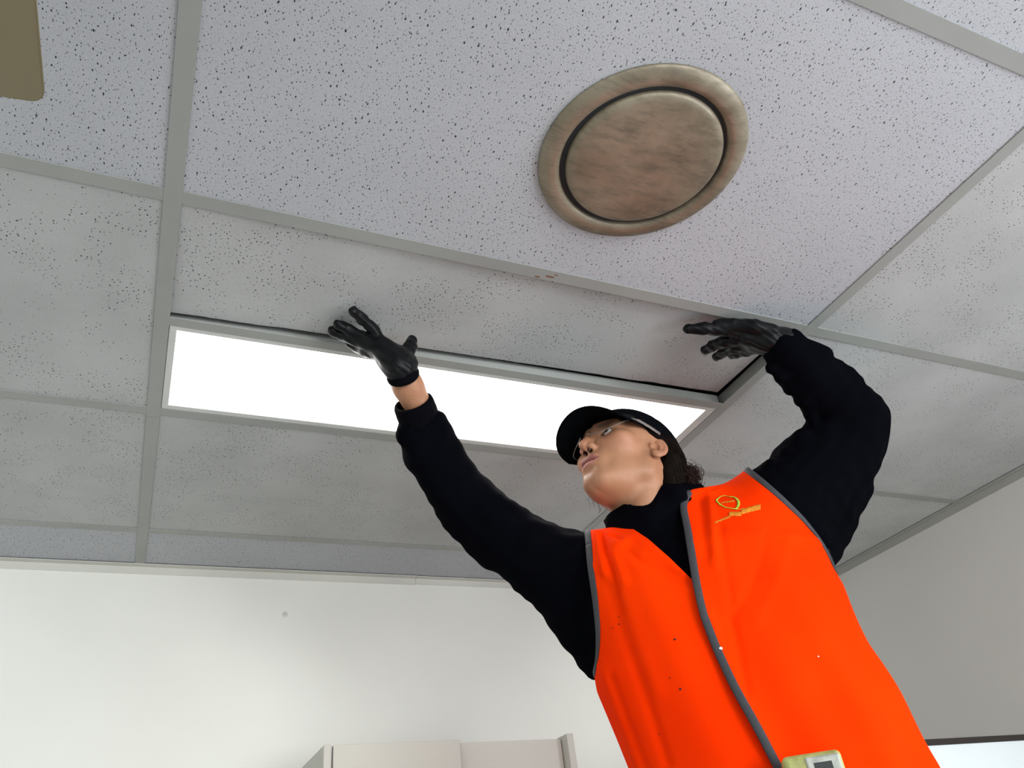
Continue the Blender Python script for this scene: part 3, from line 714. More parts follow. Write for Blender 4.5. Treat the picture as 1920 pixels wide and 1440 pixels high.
# knitted cuff of the right sleeve
def ring_sweep(name, stations, mat, parent, seg=40, rib=0.0, nr=22, thick=0.004):
    """stations: (centre, axis, radius); a sleeve-like band with an inner wall"""
    V, F = [], []; n = len(stations)
    prof = [(c, a, r) for c, a, r in stations] + [(c, a, r - thick) for c, a, r in reversed(stations)]
    for c, a, r in prof:
        a = np.asarray(a, float) / np.linalg.norm(a); u = np.cross(a, [0.2, 0.9, 0.3]); u /= np.linalg.norm(u); w = np.cross(a, u)
        for k in range(seg):
            t = 2 * math.pi * k / seg; rr = r * (1 + rib * math.cos(nr * t)); V.append(tuple(np.asarray(c) + u * rr * math.cos(t) + w * rr * math.sin(t)))
    m_ = len(prof)
    for i in range(m_):
        j = (i + 1) % m_
        for k in range(seg): F.append((i * seg + k, i * seg + (k + 1) % seg, j * seg + (k + 1) % seg, j * seg + k))
    return put(name, tube_mesh(name, [(V, F)]), mat, parent, smooth=True)
ca_, cb_ = U(774, 753, 1.412), U(788, 791, 1.43); axc = cb_ - ca_
ring_sweep('sleeve_cuff', [(ca_ + axc * t, axc, r) for t, r in ((0, 0.0350), (0.12, 0.0370), (0.5, 0.0378), (0.85, 0.0375), (1.15, 0.037))], M_KNIT, person, 88, 0.012, 22, 0.005)

# ---- gloves
def glove(name, chains, palm, cuff, label):
    allp = np.concatenate([np.array([q[:3] for q in ch]) for ch in chains] + [np.array([q[:3] for q in palm])])
    lo, hi = allp.min(0) - 0.04, allp.max(0) + 0.04
    g = Grid(lin(lo[0], hi[0], 0.002), lin(lo[1], hi[1], 0.002), lin(lo[2], hi[2], 0.002))
    for i in range(0, len(palm) - 1, 2):
        a, b_ = palm[i], palm[i + 1]; g.tube([a[:3], b_[:3]], [a[3], b_[3]], 0.02, 0.03)
    g2 = None
    for ch in chains: g.tube([q[:3] for q in ch], [q[3] for q in ch], 0.004, 0.02)
    P = g.pts((slice(None),) * 3)
    g.d += (0.0012 * np.sin(P[..., 0] * 260 + P[..., 2] * 180 + 2 * np.sin(P[..., 1] * 120)) * np.sin(P[..., 1] * 210 - P[..., 2] * 150)).astype(np.float32)
    V, F = g.mesh(1)
    inside = (V[:, 1] > 0.013) & (V[:, 1] < 0.281) & (V[:, 0] < 1.187)
    V[:, 2] = np.minimum(V[:, 2], np.where(inside, tile_z(V[:, 0], V[:, 1]), CEIL) - 0.0006)
    gl = put(name, mesh_np(name, V, F), M_GLOVE, person, smooth=True, label=label)
    if cuff:
        a, b_, r = cuff; ax_ = np.asarray(b_) - np.asarray(a)
        ring_sweep('glove_cuff', [(np.asarray(a) + ax_ * t, ax_, r * s) for t, s in ((-0.35, 0.80), (-0.2, 1.0), (0.0, 1.10), (0.4, 1.14), (0.8, 1.10), (1.0, 1.0))], M_KNIT, gl, 48, 0.006, 24, 0.005)
    return gl
def q(px, py, z, r): v = Z(px, py, z); return (v[0], v[1], v[2], r)
zt = CEIL - 0.0085
# right hand: palm towards the viewer, finger tips and thumb against the loose tile
glove('glove', [
    [q(712, 640, 2.365, .0115), q(700, 618, 2.385, .0105), q(680, 599, zt + 0.002, .0098), q(663, 584, zt + 0.002, .0090)],
    [q(700, 645, 2.360, .0115), q(675, 630, 2.380, .0110), q(652, 617, zt, .0102), q(634, 609, zt, .0095)],
    [q(697, 653, 2.355, .0105), q(668, 639, 2.375, .0100), q(640, 628, zt, .0098), q(623, 620, zt, .0090)],
    [q(703, 664, 2.345, .0100), q(684, 660, 2.362, .0095), q(668, 651, 2.378, .0088), q(655, 643, 2.386, .0080)],
    [q(752, 690, 2.318, .0155), q(762, 668, 2.345, .0135), q(769, 650, 2.372, .0120), q(772, 639, zt, .0105)]],
    [q(752, 688, 2.314, .0225), q(716, 646, 2.358, .0145), q(747, 687, 2.313, .0190), q(707, 657, 2.350, .0125), q(751, 690, 2.312, .0225), q(732, 667, 2.338, .0205), q(751, 690, 2.312, .022), q(758, 680, 2.325, .018)],
    (Z(754, 699, 2.304), Z(758, 711, 2.298), 0.0262), 'black coated glove with spread fingers')
# left hand: flat under the ceiling, pointing to the left of the picture
glove('glove', [
    [q(1402, 622, 2.366, .0140), q(1358, 618, 2.376, .0130), q(1318, 616, 2.384, .0120), q(1290, 617, 2.3885, .0098)],
    [q(1395, 634, 2.360, .0140), q(1360, 640, 2.372, .0124), q(1336, 648, 2.382, .0110), q(1322, 657, 2.386, .0094)],
    [q(1405, 644, 2.356, .0120), q(1376, 652, 2.370, .0120), q(1356, 661, 2.380, .0098), q(1343, 669, 2.384, .0090)],
    [q(1418, 652, 2.352, .0124), q(1398, 658, 2.366, .0110), q(1382, 663, 2.375, .0092), q(1372, 666, 2.380, .0085)],
    [q(1448, 622, 2.348, .0150), q(1415, 612, 2.362, .0135), q(1375, 608, 2.378, .0120), q(1345, 609, 2.386, .0110)]],
    [q(1470, 645, 2.335, .0260), q(1402, 628, 2.360, .0165), q(1466, 650, 2.334, .0250), q(1412, 646, 2.354, .0150), q(1472, 642, 2.338, .0245), q(1440, 634, 2.346, .0230)],
    (U(1462, 645, 1.505), U(1492, 662, 1.51), 0.030), 'black coated glove pressed flat under the ceiling')

# ---- vest: loose shell over the trunk, cut at arm holes, neck and front
def px_poly_sd(uv, poly):
    """signed distance in pixels, negative inside"""
    poly = np.asarray(poly, float); d = np.full(len(uv), 1e9); ins = np.zeros(len(uv), bool)
    for a, b_ in zip(poly, np.roll(poly, -1, 0)):
        ab = b_ - a; t = np.clip(((uv - a) @ ab) / (ab @ ab + 1e-9), 0, 1); d = np.minimum(d, np.linalg.norm(uv - a - t[:, None] * ab, axis=1))
        c = (a[1] > uv[:, 1]) != (b_[1] > uv[:, 1]); xi = a[0] + (uv[:, 1] - a[1]) / (b_[1] - a[1] + 1e-12) * ab[0]
        ins ^= c & (uv[:, 0] < xi)
    return np.where(ins, -d, d)
def clip(V, T, s):
    """keep the part of a triangle mesh where s > 0, cutting the triangles on the line"""
    keep = s > 0; n = keep[T].sum(1); out = [T[n == 3]]; newv = []; cache = {}
    def ev(a, b_):
        k = (min(a, b_), max(a, b_))
        if k not in cache:
            t = s[k[0]] / (s[k[0]] - s[k[1]]); cache[k] = len(V) + len(newv); newv.append(V[k[0]] + (V[k[1]] - V[k[0]]) * t)
        return cache[k]
    ex = []
    for t in T[(n == 1) | (n == 2)]:
        for r in range(3):
            a, b_, c = t[r], t[(r + 1) % 3], t[(r + 2) % 3]
            if keep[a] and not keep[b_] and not keep[c]: ex.append((a, ev(a, b_), ev(a, c))); break
            if not keep[a] and keep[b_] and keep[c]:
                x, y = ev(a, b_), ev(a, c); ex.append((b_, c, x)); ex.append((c, y, x)); break
    if ex: out.append(np.array(ex))
    T = np.concatenate(out); V = np.concatenate([V, np.array(newv).reshape(-1, 3)])
    u, inv = np.unique(T, return_inverse=True); return V[u], inv.reshape(T.shape)
ARM_A = [(1100, 980), (1103, 1005), (1107, 1060), (1116, 1120), (1122, 1180), (1121, 1230), (1114, 1265), (1108, 1290)]      # right arm hole
ARM_B = [(1384, 862), (1394, 876), (1425, 900), (1465, 934), (1505, 972), (1540, 1015), (1558, 1050), (1566, 1072)]         # left arm hole
EDGE = [(1313, 898), (1300, 914), (1287, 930), (1280, 948), (1290, 995), (1299, 1050), (1305, 1090), (1318, 1150), (1343, 1215), (1378, 1290), (1418, 1360), (1462, 1445), (1530, 1580), (1640, 1800), (1900, 2400)]
VEE = [(1166, 975), (1183, 989), (1215, 1010), (1255, 1045), (1298, 1087), (1330, 1140), (1375, 1215), (1420, 1300)]
# folds of the cloth: lines along which it is pushed out (+) or creased in (-), metres and half width in pixels of the picture
FOLD_L = [([(1119, 1000), (1124, 1030), (1134, 1075)], 0.006, 6), ([(1131, 1004), (1139, 1035), (1150, 1080), (1166, 1150)], -0.0065, 5),
          ([(1141, 1006), (1152, 1040), (1172, 1090)], 0.005, 8), ([(1143, 1004), (1156, 1006), (1166, 1014)], -0.007, 3.5), ([(1160, 1022), (1170, 1018)], 0.009, 11),
          ([(1176, 1030), (1200, 1052), (1262, 1078), (1296, 1088)], -0.004, 8), ([(1188, 1006), (1236, 1040), (1282, 1076)], 0.003, 8),
          ([(1144, 1100), (1170, 1190), (1205, 1290), (1250, 1430)], -0.0045, 10), ([(1165, 1095), (1195, 1190), (1235, 1300)], 0.003, 14), ([(1130, 1250), (1160, 1330), (1205, 1450)], 0.004, 9), ([(1146, 1270), (1176, 1350), (1218, 1460)], -0.005, 6)]
FOLD_R = [([(1312, 935), (1318, 985), (1326, 1040)], -0.004, 8), ([(1330, 925), (1336, 985), (1340, 1060)], 0.004, 9), ([(1333, 915), (1345, 905)], -0.004, 6), ([(1350, 990), (1362, 1060), (1372, 1130)], -0.003, 9),
          ([(1440, 1000), (1425, 1060), (1400, 1120), (1370, 1160)], -0.003, 10), ([(1480, 1010), (1455, 1090), (1420, 1160)], 0.003, 14), ([(1375, 1170), (1388, 1230), (1400, 1300)], -0.003, 9), ([(1330, 1150), (1352, 1215), (1386, 1290), (1426, 1365), (1470, 1450)], 0.003, 9)]
def fold(V, T, lines):
    n = np.zeros_like(V); fn = np.cross(V[T[:, 1]] - V[T[:, 0]], V[T[:, 2]] - V[T[:, 0]])
    for k in range(3):
        for c in range(3): n[:, c] += np.bincount(T[:, k], fn[:, c], len(V))
    n /= np.linalg.norm(n, axis=1)[:, None] + 1e-12
    view = V - CAM; facing = np.clip(-(n * view).sum(1) / np.linalg.norm(view, axis=1) * 3, 0, 1); uv = PJ(V); off = np.zeros(len(V))
    for pl_, amp, w in lines:
        pl_ = np.asarray(pl_, float); d = np.full(len(V), 1e9)
        for a, b_ in zip(pl_[:-1], pl_[1:]):
            ab = b_ - a; t = np.clip(((uv - a) @ ab) / (ab @ ab), 0, 1); d = np.minimum(d, np.linalg.norm(uv - a - t[:, None] * ab, axis=1))
        off += amp * np.exp(-(d / w) ** 2)
    return V + n * (off * facing)[:, None]
def shell(off, seed, right):
    g = Grid(lin(0.66, 1.36, 0.0045), lin(-0.10, 0.50, 0.0045), lin(1.22, 2.20, 0.0045)); add_torso(g, off)
    P = g.pts((slice(None),) * 3)
    ds = (P[..., 0] - 0.97) * SX[0] + (P[..., 1] - 0.2) * SX[1]
    z = P[..., 2]
    if right:
        g.d += (0.0032 * np.sin(ds * 70 + (z - 1.9) * 16 + 1.0) * np.clip((2.05 - z) * 3, 0.2, 1) + 0.002 * np.sin(ds * 28 - (z - 1.9) * 30)).astype(np.float32)
    else:
        g.d += (0.003 * np.sin(ds * 55 + (z - 1.8) * 12)).astype(np.float32)
    V, F = g.mesh(2); T = np.concatenate([F[:, [0, 1, 2]], F[:, [0, 2, 3]]])
    V = fold(V, T, FOLD_R if right else FOLD_L)
    def fwd(V): return (V[:, 0] - 0.955) * FW[0] + (V[:, 1] - 0.215) * FW[1]
    def side(V): return (V[:, 0] - 0.955) * SX[0] + (V[:, 1] - 0.215) * SX[1]
    axis = np.array([0.02, 0.06, 1.0]); axis /= np.linalg.norm(axis)
    def run(V, T, f): return clip(V, T, f(V))
    V, T = run(V, T, lambda V: V[:, 2] - 1.26)
    V, T = run(V, T, lambda V: px_poly_sd(PJ(V), ARM_A + [(600, 1290), (600, 900)]))
    V, T = run(V, T, lambda V: px_poly_sd(PJ(V), ARM_B + [(2100, 1072), (2100, 500), (1384, 500)]))
    nc = NECK + np.array([0.01, 0.02, 0])
    V, T = run(V, T, lambda V: np.maximum(np.linalg.norm((V - nc) - ((V - nc) @ axis)[:, None] * axis, axis=1) - 0.090, 1.9 - V[:, 2]))
    if right:
        V, T = run(V, T, lambda V: np.maximum(px_poly_sd(PJ(V), EDGE + [(300, 2400), (300, 700), (1313, 700)]), -fwd(V) * 1000 - 45))
        V, T = run(V, T, lambda V: np.maximum(side(V), fwd(V) + 0.04))
    else:
        V, T = run(V, T, lambda V: np.maximum(px_poly_sd(PJ(V), VEE + [(1420, 600), (1166, 600)]), -fwd(V) * 1000 - 45))
        V, T = run(V, T, lambda V: np.maximum(-px_poly_sd(PJ(V), [(x + 55, y) for x, y in EDGE] + [(300, 2400), (300, 500), (1313, 500)]), -fwd(V) * 1000 - 45))
        V, T = run(V, T, lambda V: np.maximum(-side(V), fwd(V) + 0.04))
    return V, T
def loops(T):
    e = np.concatenate([T[:, [0, 1]], T[:, [1, 2]], T[:, [2, 0]]]); S_ = set(map(tuple, e)); nxt = {}
    for a, b_ in S_:
        if (b_, a) not in S_: nxt[a] = b_
    out = []
    while nxt:
        a, b_ = nxt.popitem(); lp = [a, b_]
        while lp[-1] in nxt: lp.append(nxt.pop(lp[-1]))
        out.append(lp)
    return out
def resample(P, h, sm=6):
    P = np.asarray(P); L_ = np.concatenate([[0], np.cumsum(np.linalg.norm(np.diff(P, axis=0), axis=1))]); n = max(8, int(L_[-1] / h))
    t = np.linspace(0, L_[-1], n); Q = np.stack([np.interp(t, L_, P[:, k]) for k in range(3)], 1)
    for _ in range(sm): Q[1:-1] = 0.5 * Q[1:-1] + 0.25 * (Q[:-2] + Q[2:])
    return Q
VL = shell(0.014, 1, False); VR = shell(0.020, 2, True)
def vest_obj(name, VT, parent):
    o = put(name, mesh_np(name, *VT), M_VEST, parent, smooth=True)
    sol = o.modifiers.new('thickness', 'SOLIDIFY'); sol.thickness = 0.002; sol.offset = -1
    return o
vest = vest_obj('vest', VL, person); vest['label'] = 'fluorescent orange safety vest'
front = vest_obj('front_panel', VR, vest)
BV = {k: BVHTree.FromPolygons([tuple(v) for v in VT[0]], [tuple(map(int, t)) for t in VT[1]]) for k, VT in (('L', VL), ('R', VR))}
def band(path, bv, hw=0.0062, ht=0.0018, lift=0.0006):
    nr = []
    for p_ in path:
        h = bv.find_nearest(Vector(p_)); nr.append(np.array(h[1]))
    nr = np.array(nr)
    for _ in range(4): nr[1:-1] = 0.5 * nr[1:-1] + 0.25 * (nr[:-2] + nr[2:])
    nr /= np.linalg.norm(nr, axis=1)[:, None]; return sweep(path + nr * lift, None, 8, (nr, hw, ht))
def cast(px, py, key):
    d = ray(px, py); d = d / np.linalg.norm(d); h = BV[key].ray_cast(Vector(CAM), Vector(d))
    return None if h[0] is None else (np.array(h[0]), np.array(h[1]))
for key, VT in (('L', VL), ('R', VR)):
    for lp in loops(VT[1]):
        P = VT[0][lp]
        if len(P) < 40: continue
        uv = PJ(P)
        if key == 'L':
            m_ = uv[:, 0] < 1132
            m_ &= uv[:, 1] < 1300
            if m_.sum() < 20: continue
            i0 = int(np.argmin(m_)); P = np.roll(P, -i0, 0); m_ = np.roll(m_, -i0); P = P[m_]
        if key == 'R': P = np.roll(P[:-1], -int(np.argmax(uv[:-1, 1])), 0)
        put('binding', tube_mesh('binding', [band(resample(P, 0.007), BV[key])]), M_PIPE, vest, smooth=True)

# ---- embroidered badge on the chest, lint and paint specks on the vest
M_LIME = plain('lime_thread', (0.42, 0.55, 0.03), 0.7, var=0.3, scale=300); M_OCHRE = plain('ochre_thread', (0.80, 0.27, 0.012), 0.7, var=0.35, scale=400)
M_LINT = plain('white_lint', (0.8, 0.78, 0.74), 0.9); M_SPECK = plain('dark_paint_speck', (0.07, 0.006, 0.004), 0.8)
def decal_line(pxs, w, key='R', lift=0.0014, n=40):
    pxs = np.asarray(pxs, float); L_ = np.concatenate([[0], np.cumsum(np.linalg.norm(np.diff(pxs, axis=0), axis=1))]); t = np.linspace(0, L_[-1], n)
    xy = np.stack([np.interp(t, L_, pxs[:, k]) for k in (0, 1)], 1); hs = [cast(x, y, key) for x, y in xy]; hs = [h for h in hs if h]
    if len(hs) < 3: return None
    P = np.array([h[0] for h in hs]); nr = np.array([h[1] for h in hs])
    V, F = sweep(P + nr * lift, None, 6, (nr, 1.0, 0.0006)); V = np.array(V); k = 6
    ww = np.interp(np.linspace(0, 1, len(P)), np.linspace(0, 1, len(w)), w) / 1000
    for i in range(len(P)):
        c = P[i] + nr[i] * lift; T_ = P[min(i + 1, len(P) - 1)] - P[max(i - 1, 0)]; B_ = np.cross(T_, nr[i]); B_ /= np.linalg.norm(B_) + 1e-9
        for j in range(k):
            a_ = 2 * math.pi * j / k; V[i * k + j] = c + B_ * math.sin(a_) * ww[i] + nr[i] * math.cos(a_) * 0.0006
    return [tuple(v) for v in V], F
def zpx(x, y): return (1300 + x / 10.667, 900 + y / 10.667)
ring_px = [zpx(*a) for a in ((470, 400), (540, 345), (620, 325), (700, 340), (740, 352), (800, 350), (860, 385), (900, 440), (905, 500), (880, 560), (840, 592), (760, 580), (640, 560), (550, 515), (480, 455), (455, 410), (470, 400))]
put('badge_ring', tube_mesh('badge_ring', [decal_line(ring_px, (1.6, 0.9, 0.7, 1.0, 2.0, 2.8, 2.6, 1.8, 1.0, 1.1, 1.6, 2.0, 1.6), n=70)]), M_LIME, vest, smooth=True)
st = []
def stitched(a, b_, h0, h1, n):
    for i in range(n):
        t = (i + rng.uniform(0.2, 0.8)) / n; x = a[0] + (b_[0] - a[0]) * t; y = a[1] + (b_[1] - a[1]) * t; hh = (h0 + (h1 - h0) * t)
        dx = rng.uniform(-8, 8)
        l = decal_line([zpx(x + dx, y - hh / 2), zpx(x - dx * 0.4, y), zpx(x + dx * 0.6, y + hh / 2)], (0.55, 0.7, 0.55), n=4)
        if l: st.append(l)
stitched((420, 865), (740, 740), 34, 44, 20); stitched((720, 690), (950, 690), 78, 84, 22); stitched((960, 650), (1340, 545), 95, 105, 36); stitched((560, 470), (820, 430), 20, 26, 16)
l = decal_line([zpx(840, 600), zpx(930, 600), zpx(1015, 575)], (0.5, 0.6, 0.3), n=12); st.append(l)
put('badge_lettering', tube_mesh('badge_lettering', st), M_OCHRE, vest, smooth=True, kind='stuff')
def blob(px, py, r, key, mat, name):
    h = cast(px, py, key)
    if not h: return
    me = bpy.data.meshes.new(name); bm = bmesh.new(); bmesh.ops.create_uvsphere(bm, u_segments=10, v_segments=6, radius=1.0)
    nrm = Vector(h[1]); M_ = Matrix.Translation(Vector(h[0]) + nrm * 0.0008) @ nrm.to_track_quat('Z', 'Y').to_matrix().to_4x4() @ Matrix.Diagonal((r, r * 0.8, 0.0009 if mat is M_SPECK else r * 0.5, 1))
    bm.transform(M_); bm.to_mesh(me); bm.free(); put(name, me, mat, vest, smooth=True)
for px, py, r in ((1265.5, 1199, 0.0020), (1276, 1292, 0.0020), (1256.5, 1270.5, 0.0011), (1161, 1170.5, 0.0015), (1149, 1177, 0.0012), (1160, 1157, 0.0009), (1236, 1377, 0.001)): blob(px, py, r, 'L', M_SPECK, 'paint_speck')
for px, py, r in ((1351, 1216, 0.0030), (1355, 1231, 0.0022), (1534, 1231, 0.0014)): blob(px, py, r, 'R', M_LINT, 'lint')

# ---- cap
def head_mesh(name, V, F): return mesh_np(name, np.array([HW(v) for v in V]), F)
def rim_z(y): return 25 + (y + 110) * 0.135
nphi, nth = 64, 22; V = []
for i in range(nphi):
    ph = 2 * math.pi * i / nphi; c, s_ = math.cos(ph), math.sin(ph)
    lo, hi = 0.2, math.pi * 0.75
    def pt(th):
        fz_ = 1.0 + 0.05 * max(s_, 0) * math.sin(th) ** 2
        return np.array([79 * math.sin(th) * c, -15 + 104 * math.sin(th) * s_, 45 + 80 * math.cos(th) * fz_])
    for _ in range(40):
        m_ = (lo + hi) / 2; v = pt(m_)
        if v[2] > rim_z(v[1]): lo = m_
        else: hi = m_
    for j in range(nth):
        v = pt(0.02 + (lo - 0.02) * j / (nth - 1)); seam = 0.6 * math.exp(-((math.sin(3 * ph) / 0.12) ** 2)); V.append(v * 1.0 - np.array([c, s_, 0]) * seam)
F = [(i * nth + j, i * nth + j + 1, ((i + 1) % nphi) * nth + j + 1, ((i + 1) % nphi) * nth + j) for i in range(nphi) for j in range(nth - 1)]
cap = put('cap', head_mesh('cap', V, F), M_CAP, person, smooth=True, label='black baseball cap')
sm = cap.modifiers.new('thickness', 'SOLIDIFY'); sm.thickness = 0.0025; sm.offset = 0
nu, nv = 41, 14; V = []
for i in range(nu):
    u = -1 + 2 * i / (nu - 1); al = math.radians(78) * u
    bx_, by_ = 77 * math.sin(al), -12 + 100 * math.cos(al); bz = rim_z(by_) + 2
    ox = 84 * math.sin(math.radians(86) * u); oy = 60 + 86 * max(0.0, math.cos(math.radians(86) * u)) ** 0.62
    if oy < by_: oy = by_
    for j in range(nv):
        v = j / (nv - 1); x = bx_ + (ox - bx_) * v; y = by_ + (oy - by_) * v
        z = bz + (50 - 26 * (x / 80) ** 2 - bz + 0) * (v ** 0.8) - 3 * v
        V.append((x, y, z))
F = [(i * nv + j, (i + 1) * nv + j, (i + 1) * nv + j + 1, i * nv + j + 1) for i in range(nu - 1) for j in range(nv - 1)]
br = put('brim', head_mesh('brim', V, F), M_CAP, cap, smooth=True)
sm = br.modifiers.new('thickness', 'SOLIDIFY'); sm.thickness = 0.003; sm.offset = 0
bt = HW((0, -15, 126)); bm = bmesh.new(); bmesh.ops.create_uvsphere(bm, u_segments=16, v_segments=8, radius=0.006); bm.transform(Matrix.Translation(bt)); me = bpy.data.meshes.new('cap_button'); bm.to_mesh(me); bm.free(); put('cap_button', me, M_CAP, cap, smooth=True)

# ---- hair: a combed-back mass behind the ears, a curly tuft at the nape and loose strands
g = Grid(lin(0.80, 1.06, 0.0028), lin(0.10, 0.40, 0.0028), lin(2.00, 2.30, 0.0028))
def hair(pw_):
    p = HL(pw_); pa = p.copy(); pa[..., 0] = np.abs(pa[..., 0])
    d = ell(p, (0, -22, 40), (79, 96, 78))
    d = smin(d, cone(pa, (46, -56, 4), (32, -78, -70), 36, 32), 30)
    d = smin(d, cone(pa, (57, -44, 2), (47, -50, -90), 20, 20), 16)
    d = smin(d, ell(p, (0, -82, -45), (46, 32, 62)), 24)
    front_cut = p[..., 1] - np.interp(p[..., 2], (-110, 0, 24, 33, 46, 70), (-27, -25, -20, 10, 27, 20))     # behind and above the ear
    d = np.maximum(d, front_cut * 0.8)
    d = d + 0.9 * np.sin(p[..., 1] * 0.55 - p[..., 2] * 0.38 + p[..., 0] * 0.1) + 0.5 * np.sin(p[..., 1] * 1.2 - p[..., 2] * 0.8 + 1.0)
    return d / 1000
g.op(hair, (0, 0, 0), (3, 3, 3), 0)
V, F = g.mesh(1)
hairo = put('hair', mesh_np('hair', V, F), M_HAIR, person, smooth=True, label='dark brown hair tied at the nape')
TUFT = U(1291, 893, 1.455)
strands = []
g = Grid(lin(TUFT[0] - .035, TUFT[0] + .035, .002), lin(TUFT[1] - .035, TUFT[1] + .035, .002), lin(TUFT[2] - .035, TUFT[2] + .035, .002)); g.ball(TUFT, 0.0135, 0)
P = g.pts((slice(None),) * 3); g.d += (0.0016 * np.sin(P[..., 0] * 700 + P[..., 2] * 300) * np.sin(P[..., 1] * 600 - P[..., 2] * 500)).astype(np.float32)
V, F = g.mesh(0); put('hair_bun', mesh_np('hair_bun', V, F), M_TUFT, hairo, smooth=True)
for i in range(420):
    a = rng.normal(size=3); a /= np.linalg.norm(a); r0 = rng.uniform(0.009, 0.0165); ax_ = np.cross(a, rng.normal(size=3)); ax_ /= np.linalg.norm(ax_)
    t = np.linspace(0, rng.uniform(2.5, 5.0), 14); c = TUFT + rng.normal(size=3) * 0.006
    strands.append(sweep(c + r0 * (np.cos(t)[:, None] * a + np.sin(t)[:, None] * ax_) * np.linspace(0.9, 1.1, 14)[:, None], np.full(14, 0.00042), 4))
put('hair_tuft', tube_mesh('hair_tuft', strands), M_TUFT, hairo, smooth=True, kind='stuff')
strands = []
for i in range(420):   # combed strands over the mass
    s_ = 1 if rng.random() < 0.8 else -1; z0 = rng.uniform(-10, 62); y0 = rng.uniform(-48, -20)
    pts_ = []
    for t in np.linspace(0, 1, 12):
        y = y0 - 62 * t + rng.normal(0, 0.25); z = z0 - (z0 + 70) * t ** 1.25 + rng.normal(0, 0.25)
        h = math.sqrt(max(0.02, 1 - ((y + 16) / 97) ** 2 - (max(z - 42, 0) / 82) ** 2)); x = (78 - 26 * max(0, -z - 10) / 70) * h
        pts_.append(HW((x * s_, y, z)))
    strands.append(sweep(np.array(pts_), np.full(12, 0.00045), 4))
for i in range(9):     # strands hanging below the far side of the chin
    ph = rng.uniform(0, 6); ln = rng.uniform(10, 26); y0 = rng.uniform(34, 66)
    pts_ = [HW((-34, y0 + 6 * math.sin(2 * t + ph), -86 - ln * t)) for t in np.linspace(0, 1, 8)]
    strands.append(sweep(np.array(pts_), np.full(8, 0.00022), 4))
put('hair_strands', tube_mesh('hair_strands', strands), M_HAIR, hairo, smooth=True, kind='stuff')

# ---- clear safety glasses
M_LENS, nt, b = new_mat('clear_lens'); nt.nodes.remove(b)
tr = N(nt, 'ShaderNodeBsdfTransparent'); tr.inputs[0].default_value = (0.84, 0.85, 0.86, 1); gl = N(nt, 'ShaderNodeBsdfGlossy'); gl.inputs['Roughness'].default_value = 0.03
lw = N(nt, 'ShaderNodeFresnel'); lw.inputs['IOR'].default_value = 1.5; ms = N(nt, 'ShaderNodeMixShader')
L(nt, lw.outputs[0], ms.inputs[0]); L(nt, tr.outputs[0], ms.inputs[1]); L(nt, gl.outputs[0], ms.inputs[2]); L(nt, ms.outputs[0], nt.nodes['Material Output'].inputs[0])
M_TEMPLE = plain('frosted_clear_plastic', (0.20, 0.165, 0.15), 0.25, var=0.1)
glasses = empty('safety_glasses', HW((0, 100, 25)), label='clear wraparound safety glasses')
glasses.parent = person; glasses.matrix_parent_inverse = Matrix.Translation(person.location).inverted()
def lens_pt(a, z): return np.array([86 * math.sin(a), 16 + 95 * math.cos(a), z])
for s_ in (-1, 1):
    V = []; na, nz_ = 22, 9
    for i in range(na):
        a = math.radians(5 + 62 * i / (na - 1)); t = i / (na - 1)
        zl = float(np.interp(t, (0, 0.12, 0.35, 0.6, 0.8, 1.0), (13, 4, 1, 12, 25, 36))); zu = 47 - 3 * t
        for j in range(nz_):
            v = lens_pt(a * s_, zl + (zu - zl) * j / (nz_ - 1)); V.append(v)
    F = [(i * nz_ + j, (i + 1) * nz_ + j, (i + 1) * nz_ + j + 1, i * nz_ + j + 1) for i in range(na - 1) for j in range(nz_ - 1)]
    me = head_mesh('lens', V, F); le = put('lens', me, M_LENS, None, smooth=True)
    le.parent = glasses; le.matrix_parent_inverse = Matrix.Translation(Vector(HW((0, 100, 25)))).inverted()
    rimp = np.array([HW(V[i * nz_]) for i in range(na)])
    o = put('lens_rim', tube_mesh('lens_rim', [sweep(rimp, np.full(na, 0.0007), 6)]), M_TEMPLE, None, smooth=True); o.parent = glasses; o.matrix_parent_inverse = le.matrix_parent_inverse
    tp = [(70 * s_, 54, 42), (77 * s_, 40, 41), (80 * s_, 15, 38), (81 * s_, -8, 35)]
    tp = np.array([HW(v) for v in tp]); nr = np.tile(HR @ np.array([s_, 0, 0.0]), (4, 1))
    o = put('temple_arm', tube_mesh('temple_arm', [sweep(tp, None, 8, (nr, 0.0042, 0.0012))]), M_TEMPLE, None, smooth=True); o.parent = glasses; o.matrix_parent_inverse = le.matrix_parent_inverse

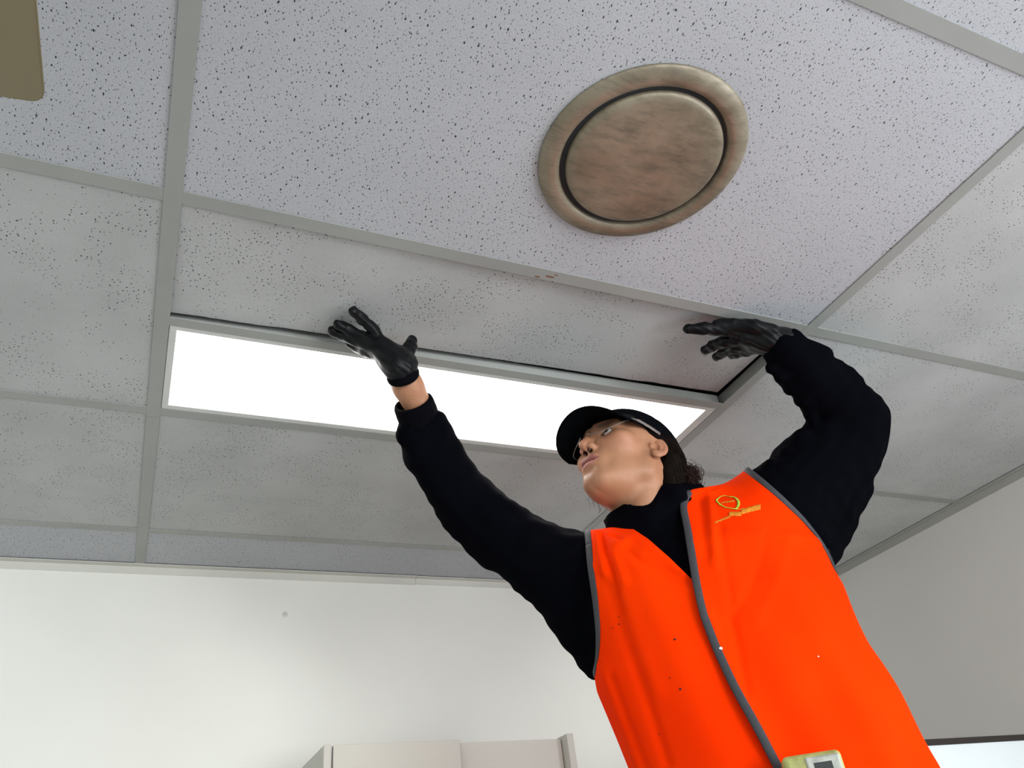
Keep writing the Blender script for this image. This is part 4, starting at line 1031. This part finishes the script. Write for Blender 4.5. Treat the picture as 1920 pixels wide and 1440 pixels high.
# ---- trousers, boots and the platform that carries the worker (below the picture)
g = Grid(lin(0.68, 1.30, 0.011), lin(-0.02, 0.42, 0.011), lin(FEET, 1.40, 0.011))
g.op(lambda p: np.maximum(torso_sdf(p) + 0.012, p[..., 2] - 1.36), (0.6, -0.1, 1.16), (1.4, 0.5, 1.45), 0.03)
for s in (-1, 1):
    h = HIP + SX * 0.095 * s; kn = h + FW * 0.03 + np.array([0, 0, -0.33]); an = np.array([h[0], h[1], FEET + 0.10]) - FW * 0.02
    g.tube([h, kn, an], [0.105, 0.075, 0.066], 0.03)
V, F = g.mesh(2); put('trousers', mesh_np('trousers', V, F), M_TROU, person, smooth=True)
for s in (-1, 1):
    h = HIP + SX * 0.095 * s; an = np.array([h[0], h[1], FEET + 0.10]) - FW * 0.02; c = an + FW * 0.05
    g = Grid(lin(c[0] - 0.22, c[0] + 0.22, 0.008), lin(c[1] - 0.22, c[1] + 0.22, 0.008), lin(FEET - 0.01, FEET + 0.24, 0.008))
    g.tube([an + [0, 0, 0.08], an - [0, 0, 0.05], an + FW * 0.10 - [0, 0, 0.06], an + FW * 0.18 - [0, 0, 0.06]], [0.056, 0.052, 0.048, 0.042], 0.03)
    P = g.pts((slice(None),) * 3); g.d = np.maximum(g.d, FEET + 0.002 - P[..., 2]).astype(np.float32)
    V, F = g.mesh(1); put('boot', mesh_np('boot', V, F), M_BOOT, person, smooth=True)
pf = empty('work_platform', (0.985, 0.2, 0), label='low aluminium work platform under the boots of the worker', category='platform')
px0, px1, py0, py1 = 0.52, 1.45, -0.06, 0.42
for k in range(6):
    box('deck_plank', px0, px1, py0 + 0.08 * k, py0 + 0.08 * k + 0.077, FEET - 0.03, FEET, M_ALU, pf, bevel=0.002)
for x in (px0 + 0.03, px1 - 0.03):
    for y in (py0 + 0.03, py1 - 0.03): box('leg', x - 0.02, x + 0.02, y - 0.02, y + 0.02, 0.0, FEET - 0.03, M_ALU, pf, bevel=0.002)
    box('brace', x - 0.012, x + 0.012, py0 + 0.05, py1 - 0.05, 0.2, 0.225, M_ALU, pf)

# ------------------------------------------------------------------ tape measure clipped at the waist
M_YEL = plain('scuffed_yellow_green_plastic', (0.40, 0.40, 0.13), 0.45, var=0.3, scale=60)
M_GREYP = plain('scuffed_grey_plastic', (0.42, 0.43, 0.38), 0.4, var=0.25, scale=90)
h = cast(1515, 1438, 'R'); tc_ = h[0]; tn = np.array([h[1][0], h[1][1], 0.0]); tn /= np.linalg.norm(tn); tu = np.array([0, 0, 1.0]); tr_ = np.cross(tu, tn)
dpt = float((tc_ - CAM) @ -RC[:, 2]); s_ = (dpt - 0.045) / FPX
toc = U(1517, 1414, dpt - 0.035)                     # top centre of the case
tm = empty('tape_measure', toc - tu * 0.04, label='scuffed yellow-green tape measure clipped at the waist of the orange vest', category='tape measure')
def tbox(name, x0, x1, y0, y1, z0, z1, mat, bev, seg=3):
    me = boxes_mesh(name, [(x0, x1, y0, y1, z0, z1)], bev, seg)
    me.transform(Matrix([[tr_[i], -tn[i], tu[i], toc[i]] for i in range(3)] + [[0, 0, 0, 1]])); o = put(name, me, mat, tm); return o
hwid = 54 * s_
tbox('case', -hwid, hwid, -0.016, 0.022, -0.078, 0.0, M_YEL, 0.007)
tbox('face_plate', -hwid * 0.25, hwid * 0.92, -0.0185, -0.012, -0.07, -0.005, M_GREYP, 0.003)
tbox('recess_shade', -hwid * 0.02, hwid * 0.62, -0.0190, -0.016, -0.04, -0.0125, plain('recess_shade_black', (0.02, 0.02, 0.02), 0.5), 0.001, 1)  # dark block on the plate, the shade of a recess drawn as colour
tbox('lock_button', hwid * 0.05, hwid * 0.55, -0.0205, -0.0185, -0.04, -0.022, M_GREYP, 0.001, 1)
tbox('belt_clip', -hwid * 0.4, hwid * 0.4, 0.022, 0.024, -0.07, -0.015, M_ALU, 0.0005, 1)
